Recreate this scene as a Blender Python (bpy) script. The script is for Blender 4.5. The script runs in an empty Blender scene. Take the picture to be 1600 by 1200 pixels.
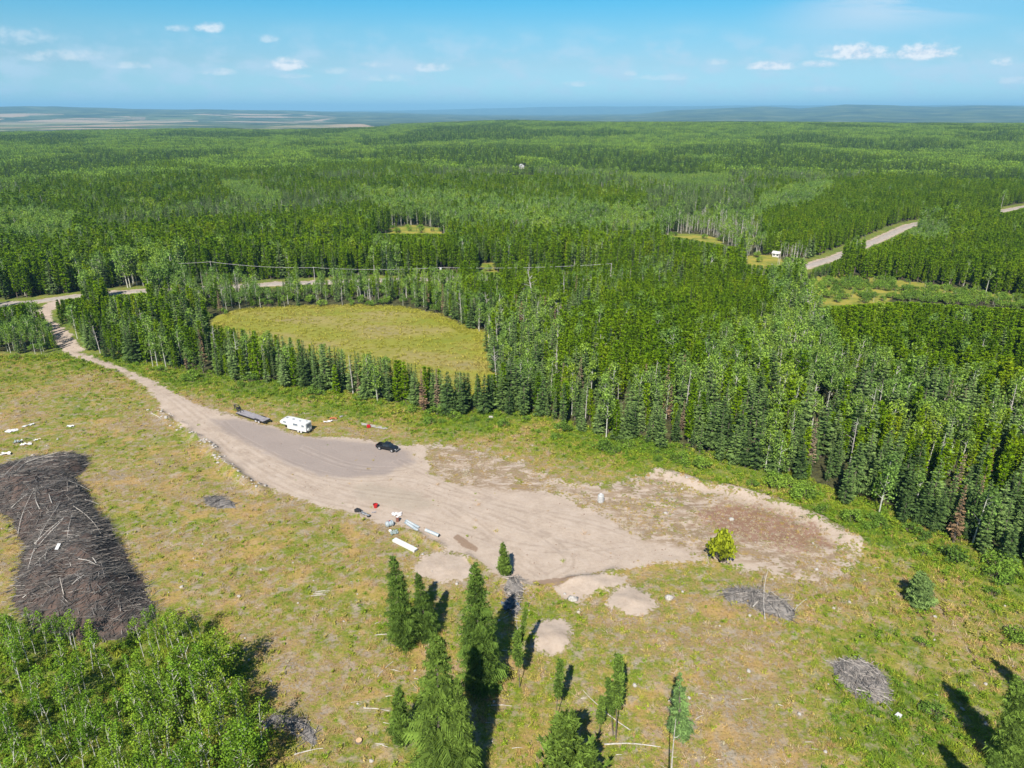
import bpy, math, random
import numpy as np
from mathutils import Vector

PI = math.pi
C = bpy.context.scene.collection
sc = bpy.context.scene

# ---------------------------------------------------------------- camera, sun, sky, exposure
CAM_H = 80.0
PITCH = math.radians(21.17)
FPX = 1100.0                      # focal length in pixels of a 1600 px wide picture
SUN_EL, SUN_AZ = math.radians(45), math.radians(14)

cam_d = bpy.data.cameras.new('camera'); cam = bpy.data.objects.new('camera', cam_d); C.objects.link(cam)
cam.location = (0, 0, CAM_H)
cam.rotation_euler = (PI/2 - PITCH, 0, 0)
cam_d.sensor_width = 36; cam_d.lens = FPX/1600*36
cam_d.clip_start = 0.5; cam_d.clip_end = 200000
sc.camera = cam

sun_d = bpy.data.lights.new('sun', 'SUN'); sun = bpy.data.objects.new('sun', sun_d); C.objects.link(sun)
sun_d.energy = 4.3; sun_d.angle = math.radians(0.53); sun_d.color = (1.0, 0.95, 0.87)
ldir = Vector((math.sin(SUN_AZ)*math.cos(SUN_EL), math.cos(SUN_AZ)*math.cos(SUN_EL), -math.sin(SUN_EL)))
sun.rotation_euler = ldir.to_track_quat('-Z', 'Y').to_euler()

sc.view_settings.view_transform = 'Standard'
sc.view_settings.look = 'None'
sc.view_settings.exposure = 0.9
sc.view_settings.gamma = 1
sc.cycles.max_bounces = 5
sc.cycles.diffuse_bounces = 2
sc.cycles.transparent_max_bounces = 4
sc.cycles.volume_bounces = 0

# ---------------------------------------------------------------- node helpers
class NT:
    def __init__(s, tree): s.t = tree; s.n = tree.nodes; s.l = tree.links
    def node(s, typ, props=None, **inp):
        nd = s.n.new(typ)
        for k, v in (props or {}).items(): setattr(nd, k, v)
        for k, v in inp.items():
            key = int(k[1:]) if k[0] == 'i' and k[1:].isdigit() else k.replace('_', ' ')
            s.put(nd.inputs[key], v)
        return nd
    def put(s, sock, v):
        if isinstance(v, bpy.types.NodeSocket): s.l.new(v, sock)
        else: sock.default_value = v
    def m(s, op, a, b=0.0, c=0.0, clamp=False):
        nd = s.n.new('ShaderNodeMath'); nd.operation = op; nd.use_clamp = clamp
        s.put(nd.inputs[0], a); s.put(nd.inputs[1], b); s.put(nd.inputs[2], c)
        return nd.outputs[0]
    def ss(s, v, a, b):               # smoothstep
        nd = s.n.new('ShaderNodeMapRange'); nd.interpolation_type = 'SMOOTHSTEP'
        s.put(nd.inputs['Value'], v); s.put(nd.inputs['From Min'], a); s.put(nd.inputs['From Max'], b)
        return nd.outputs[0]
    def mix(s, f, a, b, mode='MIX'):
        nd = s.n.new('ShaderNodeMix'); nd.data_type = 'RGBA'; nd.blend_type = mode
        s.put(nd.inputs[0], f)
        for sock, v in ((nd.inputs[6], a), (nd.inputs[7], b)):
            if not isinstance(v, bpy.types.NodeSocket): v = (v[0], v[1], v[2], 1)
            s.put(sock, v)
        return nd.outputs[2]
    def noise(s, vec, scale, detail=3, rough=0.55, dist=0.0):
        nd = s.n.new('ShaderNodeTexNoise')
        if vec is not None: s.l.new(vec, nd.inputs['Vector'])
        nd.inputs['Scale'].default_value = scale; nd.inputs['Detail'].default_value = detail
        nd.inputs['Roughness'].default_value = rough; nd.inputs['Distortion'].default_value = dist
        return nd.outputs['Fac']
    def ramp(s, f, stops):
        nd = s.n.new('ShaderNodeValToRGB'); cr = nd.color_ramp
        while len(cr.elements) < len(stops): cr.elements.new(0.5)
        for e, (p, c) in zip(cr.elements, stops): e.position = p; e.color = (c[0], c[1], c[2], 1)
        s.put(nd.inputs[0], f)
        return nd.outputs[0]
    def attr(s, name, typ='GEOMETRY'):
        nd = s.n.new('ShaderNodeAttribute'); nd.attribute_name = name; nd.attribute_type = typ
        return nd.outputs['Fac']
    def scalev(s, vec, v3):
        nd = s.n.new('ShaderNodeVectorMath'); nd.operation = 'MULTIPLY'
        s.l.new(vec, nd.inputs[0]); nd.inputs[1].default_value = v3
        return nd.outputs[0]

def pray(px, py):
    dx = (px - 800)/FPX; dv = (py - 600)/FPX
    c, s = math.cos(PITCH), math.sin(PITCH)
    return (dx, c - dv*s, -s - dv*c)

# ---------------------------------------------------------------- sky with small far clouds
world = bpy.data.worlds.new('World'); sc.world = world
world.use_nodes = True
w = NT(world.node_tree); w.n.clear()
sky = w.node('ShaderNodeTexSky', {'sky_type': 'NISHITA', 'sun_disc': False, 'sun_elevation': SUN_EL,
             'sun_rotation': math.radians(194), 'altitude': 700, 'air_density': 1.0, 'dust_density': 0.4, 'ozone_density': 1.6})
bg = w.node('ShaderNodeBackground', Strength=0.07)
gen = w.node('ShaderNodeTexCoord').outputs['Generated']
sep = w.node('ShaderNodeSeparateXYZ', i0=gen)
yy = w.m('MAXIMUM', sep.outputs[1], 0.05)
az = w.m('DIVIDE', sep.outputs[0], yy); el = w.m('DIVIDE', sep.outputs[2], yy)
cv = w.node('ShaderNodeCombineXYZ', i0=az, i1=el).outputs[0]
cl = [(328,45,21,9,.75),(278,46,17,6,.5),(420,62,14,6,.4),(450,103,27,11,1.0),(342,114,24,6,.55),(205,103,30,6,.45),(675,107,26,8,.6),
      (585,102,20,5,.35),(520,112,24,6,.35),(610,124,30,6,.4),(460,120,22,4,.4),(1204,104,34,8,.95),(1279,102,26,6,.8),(1337,84,48,13,1.1),(1443,84,48,13,1.1),
      (1565,98,16,7,.6),(1122,98,18,5,.4),(905,132,22,5,.5),(1040,122,40,5,.35),(985,115,10,5,.4),(1290,140,40,5,.3),(1580,127,30,6,.4),(20,60,60,14,.35),(100,90,60,9,.45),
      (1700,70,60,14,.7),(-80,100,50,10,.6)]
cn = w.noise(w.scalev(cv, (1, 1.6, 1)), 55, 6, 0.62)
cn2 = w.noise(w.scalev(cv, (1, 2.0, 1)), 16, 3, 0.6)
cloud = None
for (px, py, rx, ry, s) in cl:
    r = pray(px, py); a0 = r[0]/r[1]; e0 = r[2]/r[1]
    kx = rx/FPX/r[1]; ky = ry/FPX*1.02
    du = w.m('DIVIDE', w.m('SUBTRACT', az, a0), kx*1.15)
    dv = w.m('DIVIDE', w.m('SUBTRACT', el, e0), ky)
    dv = w.m('MULTIPLY', dv, w.m('MULTIPLY_ADD', w.m('LESS_THAN', dv, 0), 0.75, 1.0))   # flat bases
    q = w.m('ADD', w.m('MULTIPLY', du, du), w.m('MULTIPLY', dv, dv))
    q = w.m('MULTIPLY_ADD', w.m('SUBTRACT', cn, 0.5), -3.4, q)
    f = w.m('MULTIPLY', w.ss(q, 1.5, -0.35), s)
    cloud = f if cloud is None else w.m('MAXIMUM', cloud, f)
cir = w.noise(w.scalev(cv, (1.1, 9, 1)), 3.2, 6, 0.6, 0.6)
ax2 = w.m('ADD', az, w.m('MULTIPLY', el, -1.5))
sk = w.m('ADD', el, w.m('MULTIPLY', az, -0.16))
band = w.m('MULTIPLY', w.ss(w.m('ABSOLUTE', w.m('SUBTRACT', sk, 0.052)), 0.055, 0.0), w.ss(az, 0.28, 0.5))
band = w.m('MULTIPLY', band, w.m('MULTIPLY_ADD', w.ss(cir, 0.36, 0.60), 0.75, 0.22))
low = w.m('MULTIPLY', w.m('MULTIPLY', w.ss(el, 0.115, 0.055), w.ss(el, 0.0, 0.03)), w.m('MULTIPLY', w.ss(cn2, 0.42, 0.66), 0.62))
veil = w.m('MAXIMUM', band, low)
tint = w.ramp(sep.outputs[2], [(0, (.46,.74,1.0)), (.022, (.46,.74,1.0)), (.057, (.48,.665,.81)), (.094, (.38,.71,.83)), (.13, (.20,.71,.88)), (.3, (.38,.68,.82)), (1, (.55,.70,.80))])
skyc = w.mix(1.0, sky.outputs[0], tint, 'MULTIPLY')
c1 = w.mix(veil, skyc, (4.6, 6.0, 7.2))
cshade = w.mix(w.ss(cn, 0.35, 0.6), (5.0, 5.9, 7.0), (7.6, 7.8, 8.0))
c2 = w.mix(w.m('MINIMUM', cloud, 0.95), c1, cshade)
w.put(bg.inputs['Color'], c2)
out = w.node('ShaderNodeOutputWorld', Surface=bg.outputs[0])

# ---------------------------------------------------------------- tags
def tag(o, label=None, cat=None, group=None, kind=None):
    if label: o['label'] = label
    if cat: o['category'] = cat
    if group: o['group'] = group
    if kind: o['kind'] = kind
    return o
def link(o, parent=None):
    C.objects.link(o)
    if parent is not None: o.parent = parent
    return o
def empty(name, loc, rz=0.0, scale=1.0, label=None, cat=None, group=None):
    o = bpy.data.objects.new(name, None); C.objects.link(o)
    o.location = loc; o.rotation_euler = (0, 0, rz); o.scale = (scale,)*3 if not isinstance(scale, tuple) else scale
    o.empty_display_size = 0.2
    return tag(o, label, cat, group)

# ---------------------------------------------------------------- fast mesh from arrays
def mesh_np(name, V, F, mats=(), mi=None, var=None, smooth=False):
    V = np.asarray(V, dtype=np.float32); F = np.asarray(F, dtype=np.int32)
    me = bpy.data.meshes.new(name)
    n, k = F.shape
    me.vertices.add(len(V)); me.vertices.foreach_set('co', V.ravel())
    me.loops.add(n*k); me.loops.foreach_set('vertex_index', F.ravel())
    me.polygons.add(n); me.polygons.foreach_set('loop_start', np.arange(0, n*k, k, dtype=np.int32))
    try: me.polygons.foreach_set('loop_total', np.full(n, k, dtype=np.int32))
    except Exception: pass
    me.polygons.foreach_set('use_smooth', np.full(n, smooth))
    for mt in mats: me.materials.append(mt)
    if mi is not None: me.polygons.foreach_set('material_index', np.asarray(mi, dtype=np.int32))
    if var is not None:
        a = me.attributes.new('var', 'FLOAT', 'FACE'); a.data.foreach_set('value', np.asarray(var, dtype=np.float32))
    me.update(calc_edges=True)
    return me

# ---------------------------------------------------------------- numpy noise
def _hash(ix, iy, seed):
    h = (ix.astype(np.int64)*374761393 + iy.astype(np.int64)*668265263 + seed*1442695041) & 0xffffffff
    h = ((h ^ (h >> 13))*1274126177) & 0xffffffff
    return ((h ^ (h >> 16)) & 0xffff)/65535.0
def vn(x, y, s, seed=0):
    x = np.asarray(x, dtype=np.float64)/s; y = np.asarray(y, dtype=np.float64)/s
    ix = np.floor(x); iy = np.floor(y); fx = x-ix; fy = y-iy
    fx = fx*fx*(3-2*fx); fy = fy*fy*(3-2*fy)
    a = _hash(ix, iy, seed); b = _hash(ix+1, iy, seed); c = _hash(ix, iy+1, seed); d = _hash(ix+1, iy+1, seed)
    return (a*(1-fx)+b*fx)*(1-fy) + (c*(1-fx)+d*fx)*fy
def fbm(x, y, s, seed=0, o=3):
    t = 0; a = 1; n = 0
    for k in range(o): t = t + a*vn(x, y, s/2**k, seed+k*17); n += a; a *= .5
    return t/n
def sstep(x, a, b):
    t = np.clip((x-a)/(b-a), 0, 1); return t*t*(3-2*t)      # also falls when b < a

# ---------------------------------------------------------------- picture plan -> ground plan
def plane(px, py, z=0.0):
    r = pray(px, py); t = (z-CAM_H)/r[2]
    return (r[0]*t, r[1]*t)
def poly(pts, z=0.0): return np.array([plane(a, b, z) for a, b in pts])
def sdf(P, X, Y):
    """signed distance to a polygon, positive inside"""
    X = np.asarray(X, dtype=np.float64); Y = np.asarray(Y, dtype=np.float64)
    d = np.full(X.shape, 1e9); ins = np.zeros(X.shape, bool)
    for i in range(len(P)):
        ax, ay = P[i-1]; bx, by = P[i]
        ex, ey = bx-ax, by-ay
        t = np.clip(((X-ax)*ex+(Y-ay)*ey)/(ex*ex+ey*ey+1e-9), 0, 1)
        d = np.minimum(d, (X-ax-t*ex)**2+(Y-ay-t*ey)**2)
        c = (ay > Y) != (by > Y)
        ins ^= c & (X < ex*(Y-ay)/(ey+1e-12)+ax)
    d = np.sqrt(d)
    return np.where(ins, d, -d)
def pdist(P, X, Y):
    """distance to a polyline"""
    d = np.full(np.shape(X), 1e9)
    for i in range(1, len(P)):
        ax, ay = P[i-1]; bx, by = P[i]; ex, ey = bx-ax, by-ay
        t = np.clip(((X-ax)*ex+(Y-ay)*ey)/(ex*ex+ey*ey+1e-9), 0, 1)
        d = np.minimum(d, (X-ax-t*ex)**2+(Y-ay-t*ey)**2)
    return np.sqrt(d)
def project(X, Y, Z):
    X = np.asarray(X, float); Y = np.asarray(Y, float); Z = np.asarray(Z, float) - CAM_H
    c, s = math.cos(PITCH), math.sin(PITCH)
    dep = Y*c - Z*s; up = Y*s + Z*c
    dep = np.where(dep < 0.1, 0.1, dep)
    return 800+FPX*X/dep, 600-FPX*up/dep

DIRT = [poly([(88,512),(97,517),(104,536),(118,548),(150,559),(192,575),(238,594),(270,612),(300,628),(335,640),(368,650),(400,662),(436,668),(450,678),(492,683),(545,684),(590,690),(628,698),(664,694),(668,715),
     (672,738),(700,750),(738,754),(772,738),(806,744),(800,760),(842,764),(882,774),(912,792),(950,800),(975,822),(1010,838),(1060,842),(1110,850),(1120,868),(1080,878),(1020,878),(985,888),(930,898),
     (880,912),(840,917),(800,914),(772,900),(748,880),(722,868),(700,856),(672,846),(650,833),(620,822),(585,816),(548,803),(505,792),(455,775),(420,765),(385,750),(352,728),(338,706),(318,690),(285,668),(258,648),(244,624),(222,600),
     (185,581),(140,566),(112,556),(94,540)]),
   poly([(640,884),(662,868),(700,862),(735,872),(742,890),(720,905),(690,912),(655,900)]),
   poly([(832,975),(862,966),(890,975),(895,1005),(880,1024),(855,1030),(835,1008)]),
   poly([(955,925),(985,916),(1018,930),(1028,950),(1000,962),(968,962),(952,945)]),
   poly([(862,915),(920,898),(985,895),(975,912),(930,926),(905,946),(872,930)]),
   poly([(1026,738),(1050,737),(1090,755),(1145,768),(1190,775),(1230,790),(1270,806),(1312,828),(1345,846),(1338,862),(1300,850),(1250,826),(1190,800),(1130,784),(1080,768),(1040,752)])]
SPARSE = poly([(840,745),(940,760),(1030,735),(1090,755),(1190,775),(1270,806),(1345,846),(1328,878),(1300,905),(1240,905),(1180,888),(1120,880),(1060,862),(1000,850),(960,815),(900,785)])
SPARSE2 = poly([(664,696),(720,700),(800,720),(860,745),(840,770),(780,768),(720,762),(680,745)])
GRAVEL = poly([(330,655),(372,655),(440,672),(490,684),(590,694),(640,704),(648,722),(600,742),(540,748),(492,742),(440,722),(395,698),(350,676)])
WORN = poly([(545,760),(580,752),(660,768),(690,792),(640,800),(600,790),(560,780)])
RED = [poly([(1095,800),(1135,786),(1190,792),(1230,805),(1275,826),(1290,850),(1255,862),(1200,850),(1150,838),(1100,825)])]
TRACK = [poly([(708,838),(716,834),(735,848),(748,856),(744,862),(722,854)]), poly([(830,908),(870,903),(905,905),(880,914),(840,919)])]
MEADOW = poly([(338,494),(362,486),(400,482),(440,479),(480,477),(560,476),(620,478),(680,489),(730,511),(766,519),(764,540),(775,575),(770,612),(735,628),(700,620),(640,610),(600,599),(540,590),(500,580),(450,566),(400,553),(350,532),(325,515)])
TREELINE = np.vstack([poly([(-500,575),(-200,560),(-60,556),(20,554),(70,556),(92,552),(108,553),(128,545),(160,562),(210,570),(300,588),(400,603),(470,612),(560,625),(620,637),(700,652),(760,655),(830,655),(880,672),(930,690),(990,697),
     (1060,710),(1150,732),(1200,742),(1290,782),(1380,812),(1440,835),(1520,872),(1600,898),(1750,960)]), [(220, 30), (6000, -400), (6000, 9000), (-6000, 9000), (-6000, 100)]])
# open places in the forest: outline in the picture on the ground
OPEN = [MEADOW,
   poly([(594,359),(640,352),(694,356),(690,366),(640,367),(600,365)]),
   poly([(1040,364),(1090,366),(1135,375),(1125,384),(1080,383),(1050,373)]),
   poly([(1165,400),(1215,398),(1225,412),(1200,420),(1168,418)]),
   poly([(1268,434),(1310,428),(1400,437),(1500,450),(1600,462),(1700,474),(1700,486),(1560,472),(1440,462),(1395,464),(1385,476),(1300,486),(1275,476)]),
   poly([(800,262),(830,262),(835,275),(805,276)]),
   poly([(745,412),(775,410),(778,428),(748,430)])]
MAIN_ROAD = [plane(*p) for p in [(-500,496),(-300,490),(-60,480),(40,474),(100,466),(160,459),(225,455),(330,450),(430,444),(540,440),(640,437),(760,434),(880,433),(1010,434),(1130,432),(1200,427),(1262,416),(1310,401),(1360,380),(1420,353),(1480,341),(1560,332),(1640,318),(1800,300)]]
LINK = [plane(*p) for p in [(100,467),(82,476),(68,488),(66,500),(76,508),(92,518),(100,532),(116,548)]]
BERM = [plane(*p) for p in [(238,640),(262,655),(300,678),(328,700),(342,722),(378,748),(405,766)]]
RIM = [plane(*p) for p in [(1030,737),(1090,755),(1190,777),(1270,808),(1340,846)]]
THICKET = poly([(-160,1030),(20,1006),(120,1005),(200,1002),(285,1000),(345,1040),(385,1110),(400,1180),(390,1420),(-300,1500)])
PILE = poly([(-60,775),(-20,738),(30,722),(80,714),(138,712),(132,734),(108,748),(128,768),(152,795),(172,822),(190,850),(205,885),(225,925),(248,962),(200,1000),(120,1005),(60,985),(30,945),(30,900),(36,860),(18,815),(-10,795)])
MOUNDS = [(862,997,4.2,3.6,.8),(988,940,3.8,3.2,.7),(925,915,6,2.6,.6),(690,888,5,3.4,0.3)]
RUTS = [[(112,552),(190,578),(250,608),(300,650),(360,700),(430,742),(520,775),(600,795),(700,820),(790,850),(880,862),(980,850)],
  [(118,550),(196,577),(262,612),(318,652),(385,702),(470,745),(570,770),(680,780),(780,800),(860,840),(900,880),(860,900)],
  [(300,640),(380,690),(470,735),(560,752),(640,745),(700,770),(800,790),(900,820)],
  [(330,668),(370,712),(420,748),(500,782),(560,792)],[(345,660),(400,712),(470,752),(540,778),(620,800)],
  [(620,720),(680,745),(760,780),(840,800),(930,815),(1010,845)],[(700,790),(760,830),(820,880),(850,900)],[(655,765),(740,800),(830,830),(900,845),(960,870)],
  [(470,700),(540,730),(620,735),(660,725)]]
MW = [(*plane(a, b), r1, r2, hh) for a, b, r1, r2, hh in MOUNDS]

NEAR_LIP = [plane(*p) for p in [(560,806),(620,822),(672,846),(722,868),(772,902),(840,917),(905,906),(985,888),(1060,880)]]
def sdf_pad(X, Y):
    out = np.full(X.shape, -9.0); m = (np.hypot(X, Y) < 260)
    if m.any(): out[m] = sdf(DIRT[0], X[m], Y[m])
    return out
def hgt(X, Y):
    X = np.asarray(X, dtype=np.float64); Y = np.asarray(Y, dtype=np.float64)
    r = np.hypot(X, Y)
    h = 0.5*(fbm(X, Y, 45, 3)-.5)*sstep(r, 30, 120) + 0.30*(fbm(X, Y, 5, 5)-.5)*(1+1.2*sstep(-sdf_pad(X, Y), 0, 6))
    h = h + sstep(r, 480, 1500)*16*(fbm(X, Y, 650, 9, 3)-.5)
    bd = pdist(BERM, X, Y)
    h = h + np.exp(-(bd/1.5)**2)*1.3*sstep(vn(X, Y, 3.1, 7), .2, .9)
    h = h + np.exp(-(pdist(NEAR_LIP, X, Y)/1.1)**2)*.75*sstep(vn(X, Y, 3.7, 17), .3, .9)
    rd = pdist(RIM, X, Y)
    h = h + np.exp(-(rd/2.2)**2)*1.0*(0.4+0.9*vn(X, Y, 5, 8))
    for mx, my, r1, r2, hh in MW:
        q = ((X-mx)/r1)**2 + ((Y-my)/r2)**2
        h = h + hh*np.exp(-q*1.1)*(0.75+.5*vn(X, Y, 1.5, 12))
    u = X/np.maximum(Y, 1.0)
    # wooded ridge that makes the near skyline, plain behind it
    fr = (Y > 0)
    ridge = (26*sstep(u, -.30, .0) + 6*(fbm(X, Y, 500, 21)-.5))*sstep(r, 1500, 2700)
    drop = sstep(r, 3300, 5200)
    h = h + fr*(ridge*(1-drop) - (30)*drop)
    # far hills
    tabA = np.interp(u, [-.75, -.6, -.5, -.35, -.2, -.1, 0, .083, .167, .22, .27, .33, .38, .44, .50, .56, .62, .667], [150, 165, 118, 104, 60, 10, -15, -5, 15, 110, 140, 175, 130, 205, 190, 150, 180, 165])
    crestA = tabA + 30*(fbm(u*9000, u*0+77, 520, 31)-.5)
    bump = 90*(fbm(X, Y, 1700, 41, 4)-.5)
    ra = sstep(r, 8000, 16500)
    rb = sstep(r, 24000, 33000)
    crestB = np.interp(u, [-.3, -.1, .05, .2, .6], [60, 140, 280, 300, 290]) + 45*(fbm(u*9000, u*0+13, 900, 35)-.5)
    crestB = np.maximum(crestB - np.maximum(crestA, 0)*1.0, 0)
    h = h + fr*(ra*(crestA+30+bump*sstep(r, 16500, 12000)*.8) + rb*crestB)
    return h
def hz(x, y): return float(hgt(np.array([x]), np.array([y]))[0])
def gp(px, py, dz=0.0):
    z = 0.0
    for _ in range(6):
        x, y = plane(px, py, z+dz); z = hz(x, y)
    return Vector((x, y, z))
def top_h(base, px, py):
    """height of a thing at base whose top shows at px,py"""
    r = pray(px, py); t = base[1]/r[1]
    return CAM_H + r[2]*t - base[2]

# ---------------------------------------------------------------- ground
def grass_group():
    g = bpy.data.node_groups.new('grass_colour', 'ShaderNodeTree')
    g.interface.new_socket('Vector', in_out='INPUT', socket_type='NodeSocketVector')
    g.interface.new_socket('Lush', in_out='INPUT', socket_type='NodeSocketFloat')
    g.interface.new_socket('Color', in_out='OUTPUT', socket_type='NodeSocketColor')
    s = NT(g); gi = g.nodes.new('NodeGroupInput'); go = g.nodes.new('NodeGroupOutput')
    v = gi.outputs[0]
    n1 = s.noise(v, 0.045, 3, .5); n2 = s.noise(v, 0.40, 5, .68); n3 = s.noise(v, 2.3, 3, .65)
    f = s.m('ADD', s.m('MULTIPLY', n1, .85), s.m('ADD', s.m('MULTIPLY', n2, 1.05), s.m('MULTIPLY', n3, .70)))
    f = s.m('SUBTRACT', s.m('SUBTRACT', f, 0.80), s.m('MULTIPLY', gi.outputs[1], 0.26))
    col = s.ramp(f, [(.08, (.17, .28, .035)), (.28, (.26, .36, .035)), (.40, (.36, .40, .05)), (.47, (.45, .41, .09)), (.55, (.56, .43, .17)), (.62, (.54, .35, .16)), (.72, (.55, .45, .33)), (.85, (.6, .52, .42))])
    s.l.new(col, go.inputs[0])
    return g
GRASS = grass_group()

def ground_mat():
    mt = bpy.data.materials.new('ground'); mt.use_nodes = True
    s = NT(mt.node_tree); s.n.clear()
    pos = s.node('ShaderNodeNewGeometry').outputs['Position']
    flat = s.scalev(pos, (1, 1, 0.0))
    dirt, grav, worn, red, trk, mead, lush, wood, rough, fieldm, opn = [s.attr(a) for a in ('dirt','gravel','worn','red','track','meadow','lush','wood','rough','field','openm')]
    gg = s.n.new('ShaderNodeGroup'); gg.node_tree = GRASS
    s.l.new(flat, gg.inputs[0]); s.l.new(lush, gg.inputs[1])
    gcol = gg.outputs[0]
    fine = s.noise(flat, 9, 3, .7); mid = s.noise(flat, 1.6, 4, .6); big = s.noise(flat, .28, 4, .6)
    gcol = s.mix(s.ss(fine, .35, .7), s.mix(0.5, gcol, (.05, .045, .02)), gcol)
    bare = s.m('MULTIPLY', s.ss(s.noise(flat, .5, 5, .65), .50, .62), s.m('SUBTRACT', 1.0, s.m('MULTIPLY', lush, .8)))
    gcol = s.mix(s.m('MULTIPLY', bare, .8), gcol, s.mix(mid, (.36, .27, .18), (.58, .48, .38)))
    rot_ = s.node('ShaderNodeVectorRotate', {'rotation_type': 'Z_AXIS'}, Vector=flat, Angle=-0.75).outputs[0]
    rows_ = s.noise(s.scalev(rot_, (.16, .30, 1)), 1.0, 6, .68)
    gcol = s.mix(s.m('MULTIPLY', s.ss(rows_, .56, .66), s.m('SUBTRACT', .75, s.m('MULTIPLY', lush, .7))), gcol, s.mix(mid, (.40, .31, .22), (.62, .53, .43)))
    stw = s.noise(s.scalev(rot_, (4.0, 1.2, 1)), 1.0, 3, .7)
    gcol = s.mix(s.m('MULTIPLY', s.ss(stw, .56, .68), .4), gcol, (.66, .52, .26))
    gold = s.ss(s.noise(flat, .11, 5, .62, .4), .52, .63)
    gcol = s.mix(s.m('MULTIPLY', gold, s.m('SUBTRACT', .62, s.m('MULTIPLY', lush, .6), clamp=True)), gcol, s.mix(mid, (.56, .33, .10), (.62, .42, .17)))
    dk = s.ss(s.noise(flat, 2.2, 5, .8), .53, .64)
    gcol = s.mix(s.m('MULTIPLY', dk, .75), gcol, (.10, .095, .045))
    spk = s.ss(s.noise(flat, 4.5, 2, .5), .72, .78)
    gcol = s.mix(s.m('MULTIPLY', spk, s.m('SUBTRACT', .7, lush, clamp=True)), gcol, (.62, .56, .48))
    # sand
    sand = s.ramp(s.m('ADD', s.m('MULTIPLY', big, .6), s.m('MULTIPLY', mid, .4)), [(.3, (.48, .37, .285)), (.5, (.61, .485, .38)), (.7, (.71, .58, .47))])
    st = s.noise(s.scalev(s.node('ShaderNodeVectorRotate', {'rotation_type': 'Z_AXIS'}, Vector=flat, Angle=0.9).outputs[0], (.12, 1.5, 1)), 1.0, 4, .6)
    sand = s.mix(s.m('MULTIPLY', s.ss(st, .5, .64), .35), sand, (.62, .50, .42))
    sand = s.mix(s.m('MULTIPLY', s.ss(s.noise(flat, 3.2, 2, .6), .66, .74), .6), sand, (.30, .22, .15))
    sand = s.mix(s.m('MULTIPLY', s.ss(s.m('MULTIPLY_ADD', s.m('SUBTRACT', big, .5), 5, worn), -1, 2), .45), sand, (.42, .36, .27))
    greyc = s.mix(mid, (.37, .30, .265), (.43, .36, .32))
    sand = s.mix(s.m('MULTIPLY', s.ss(s.m('MULTIPLY_ADD', s.m('SUBTRACT', big, .5), 4, grav), -1.2, 1.5), .9), sand, greyc)
    sand = s.mix(s.m('MULTIPLY', s.ss(s.m('MULTIPLY_ADD', s.m('SUBTRACT', mid, .5), 1.2, trk), -.15, .15), .75), sand, (.30, .185, .11))
    sand = s.mix(s.m('MULTIPLY', s.ss(s.noise(flat, 18, 2, .6), .4, .75), .3), sand, s.mix(.5, sand, (.75, .65, .56)))
    nz = s.m('ADD', s.m('MULTIPLY', s.m('SUBTRACT', big, .5), s.m('MULTIPLY', rough, 1.4)), s.m('MULTIPLY', s.m('SUBTRACT', mid, .5), rough))
    nz = s.m('ADD', nz, s.m('MULTIPLY', s.m('SUBTRACT', fine, .5), 1.6))
    md = s.ss(s.m('ADD', dirt, nz), -.3, .35)
    col = s.mix(md, gcol, sand)
    # wheel ruts
    ru = s.attr('ruts'); rutn = s.ss(s.noise(flat, .35, 4, .6), .36, .56)
    rm = s.m('MULTIPLY', s.m('MULTIPLY', s.ss(ru, .42, .12), rutn), md)
    col = s.mix(s.m('MULTIPLY', rm, .26), col, (.34, .26, .20))
    rm2 = s.m('MULTIPLY', s.m('MULTIPLY', s.ss(s.m('ABSOLUTE', s.m('SUBTRACT', ru, .62)), .22, .05), rutn), md)
    col = s.mix(s.m('MULTIPLY', rm2, .2), col, (.72, .60, .50))
    spa = s.attr('sparse'); bw = s.m('MULTIPLY', s.m('MULTIPLY', spa, s.ss(s.noise(s.scalev(flat, (.6, 1.3, 1)), .55, 6, .72), .42, .56)), .9)
    col = s.mix(bw, col, s.mix(mid, (.30, .20, .12), (.48, .36, .24)))
    rc = s.mix(mid, (.24, .10, .06), (.40, .24, .16))
    col = s.mix(s.m('MULTIPLY', s.ss(s.m('ADD', red, s.m('MULTIPLY', s.m('SUBTRACT', big, .5), 16)), -.6, 1.6), s.m('MULTIPLY', s.ss(mid, .32, .52), .8)), col, rc)
    # meadow
    mc = s.ramp(s.noise(s.scalev(flat, (.5, 1.4, 1)), .05, 4, .6), [(.3, (.29, .32, .04)), (.45, (.37, .36, .065)), (.58, (.43, .36, .12)), (.7, (.40, .33, .15))])
    rim = s.ss(mead, 11, 2)
    mc = s.mix(s.m('MULTIPLY', rim, .55), mc, (.40, .40, .03))
    mc = s.mix(s.m('MULTIPLY', s.ss(s.noise(flat, .6, 4, .7), .42, .6), .18), mc, (.14, .17, .03))
    mm = s.ss(s.m('MULTIPLY_ADD', s.m('SUBTRACT', big, .5), 8, mead), -.7, .7)
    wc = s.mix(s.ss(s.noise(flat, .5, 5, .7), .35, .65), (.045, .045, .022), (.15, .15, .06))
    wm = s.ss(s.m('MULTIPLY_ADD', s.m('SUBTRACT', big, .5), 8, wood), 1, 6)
    oc = s.mix(s.ss(s.noise(flat, .09, 5, .65), .35, .65), (.20, .27, .04), (.50, .42, .08))
    oc = s.mix(s.m('MULTIPLY', s.ss(mid, .55, .68), .5), oc, (.50, .35, .16))
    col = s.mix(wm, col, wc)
    col = s.mix(s.ss(s.m('MULTIPLY_ADD', s.m('SUBTRACT', big, .5), 6, opn), -1, 1), col, oc)
    col = s.mix(mm, col, mc)
    # far country: dark woods, pale fields
    far = s.ss(s.node('ShaderNodeVectorMath', {'operation': 'LENGTH'}, i0=flat).outputs['Value'], 2900, 3400)
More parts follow.
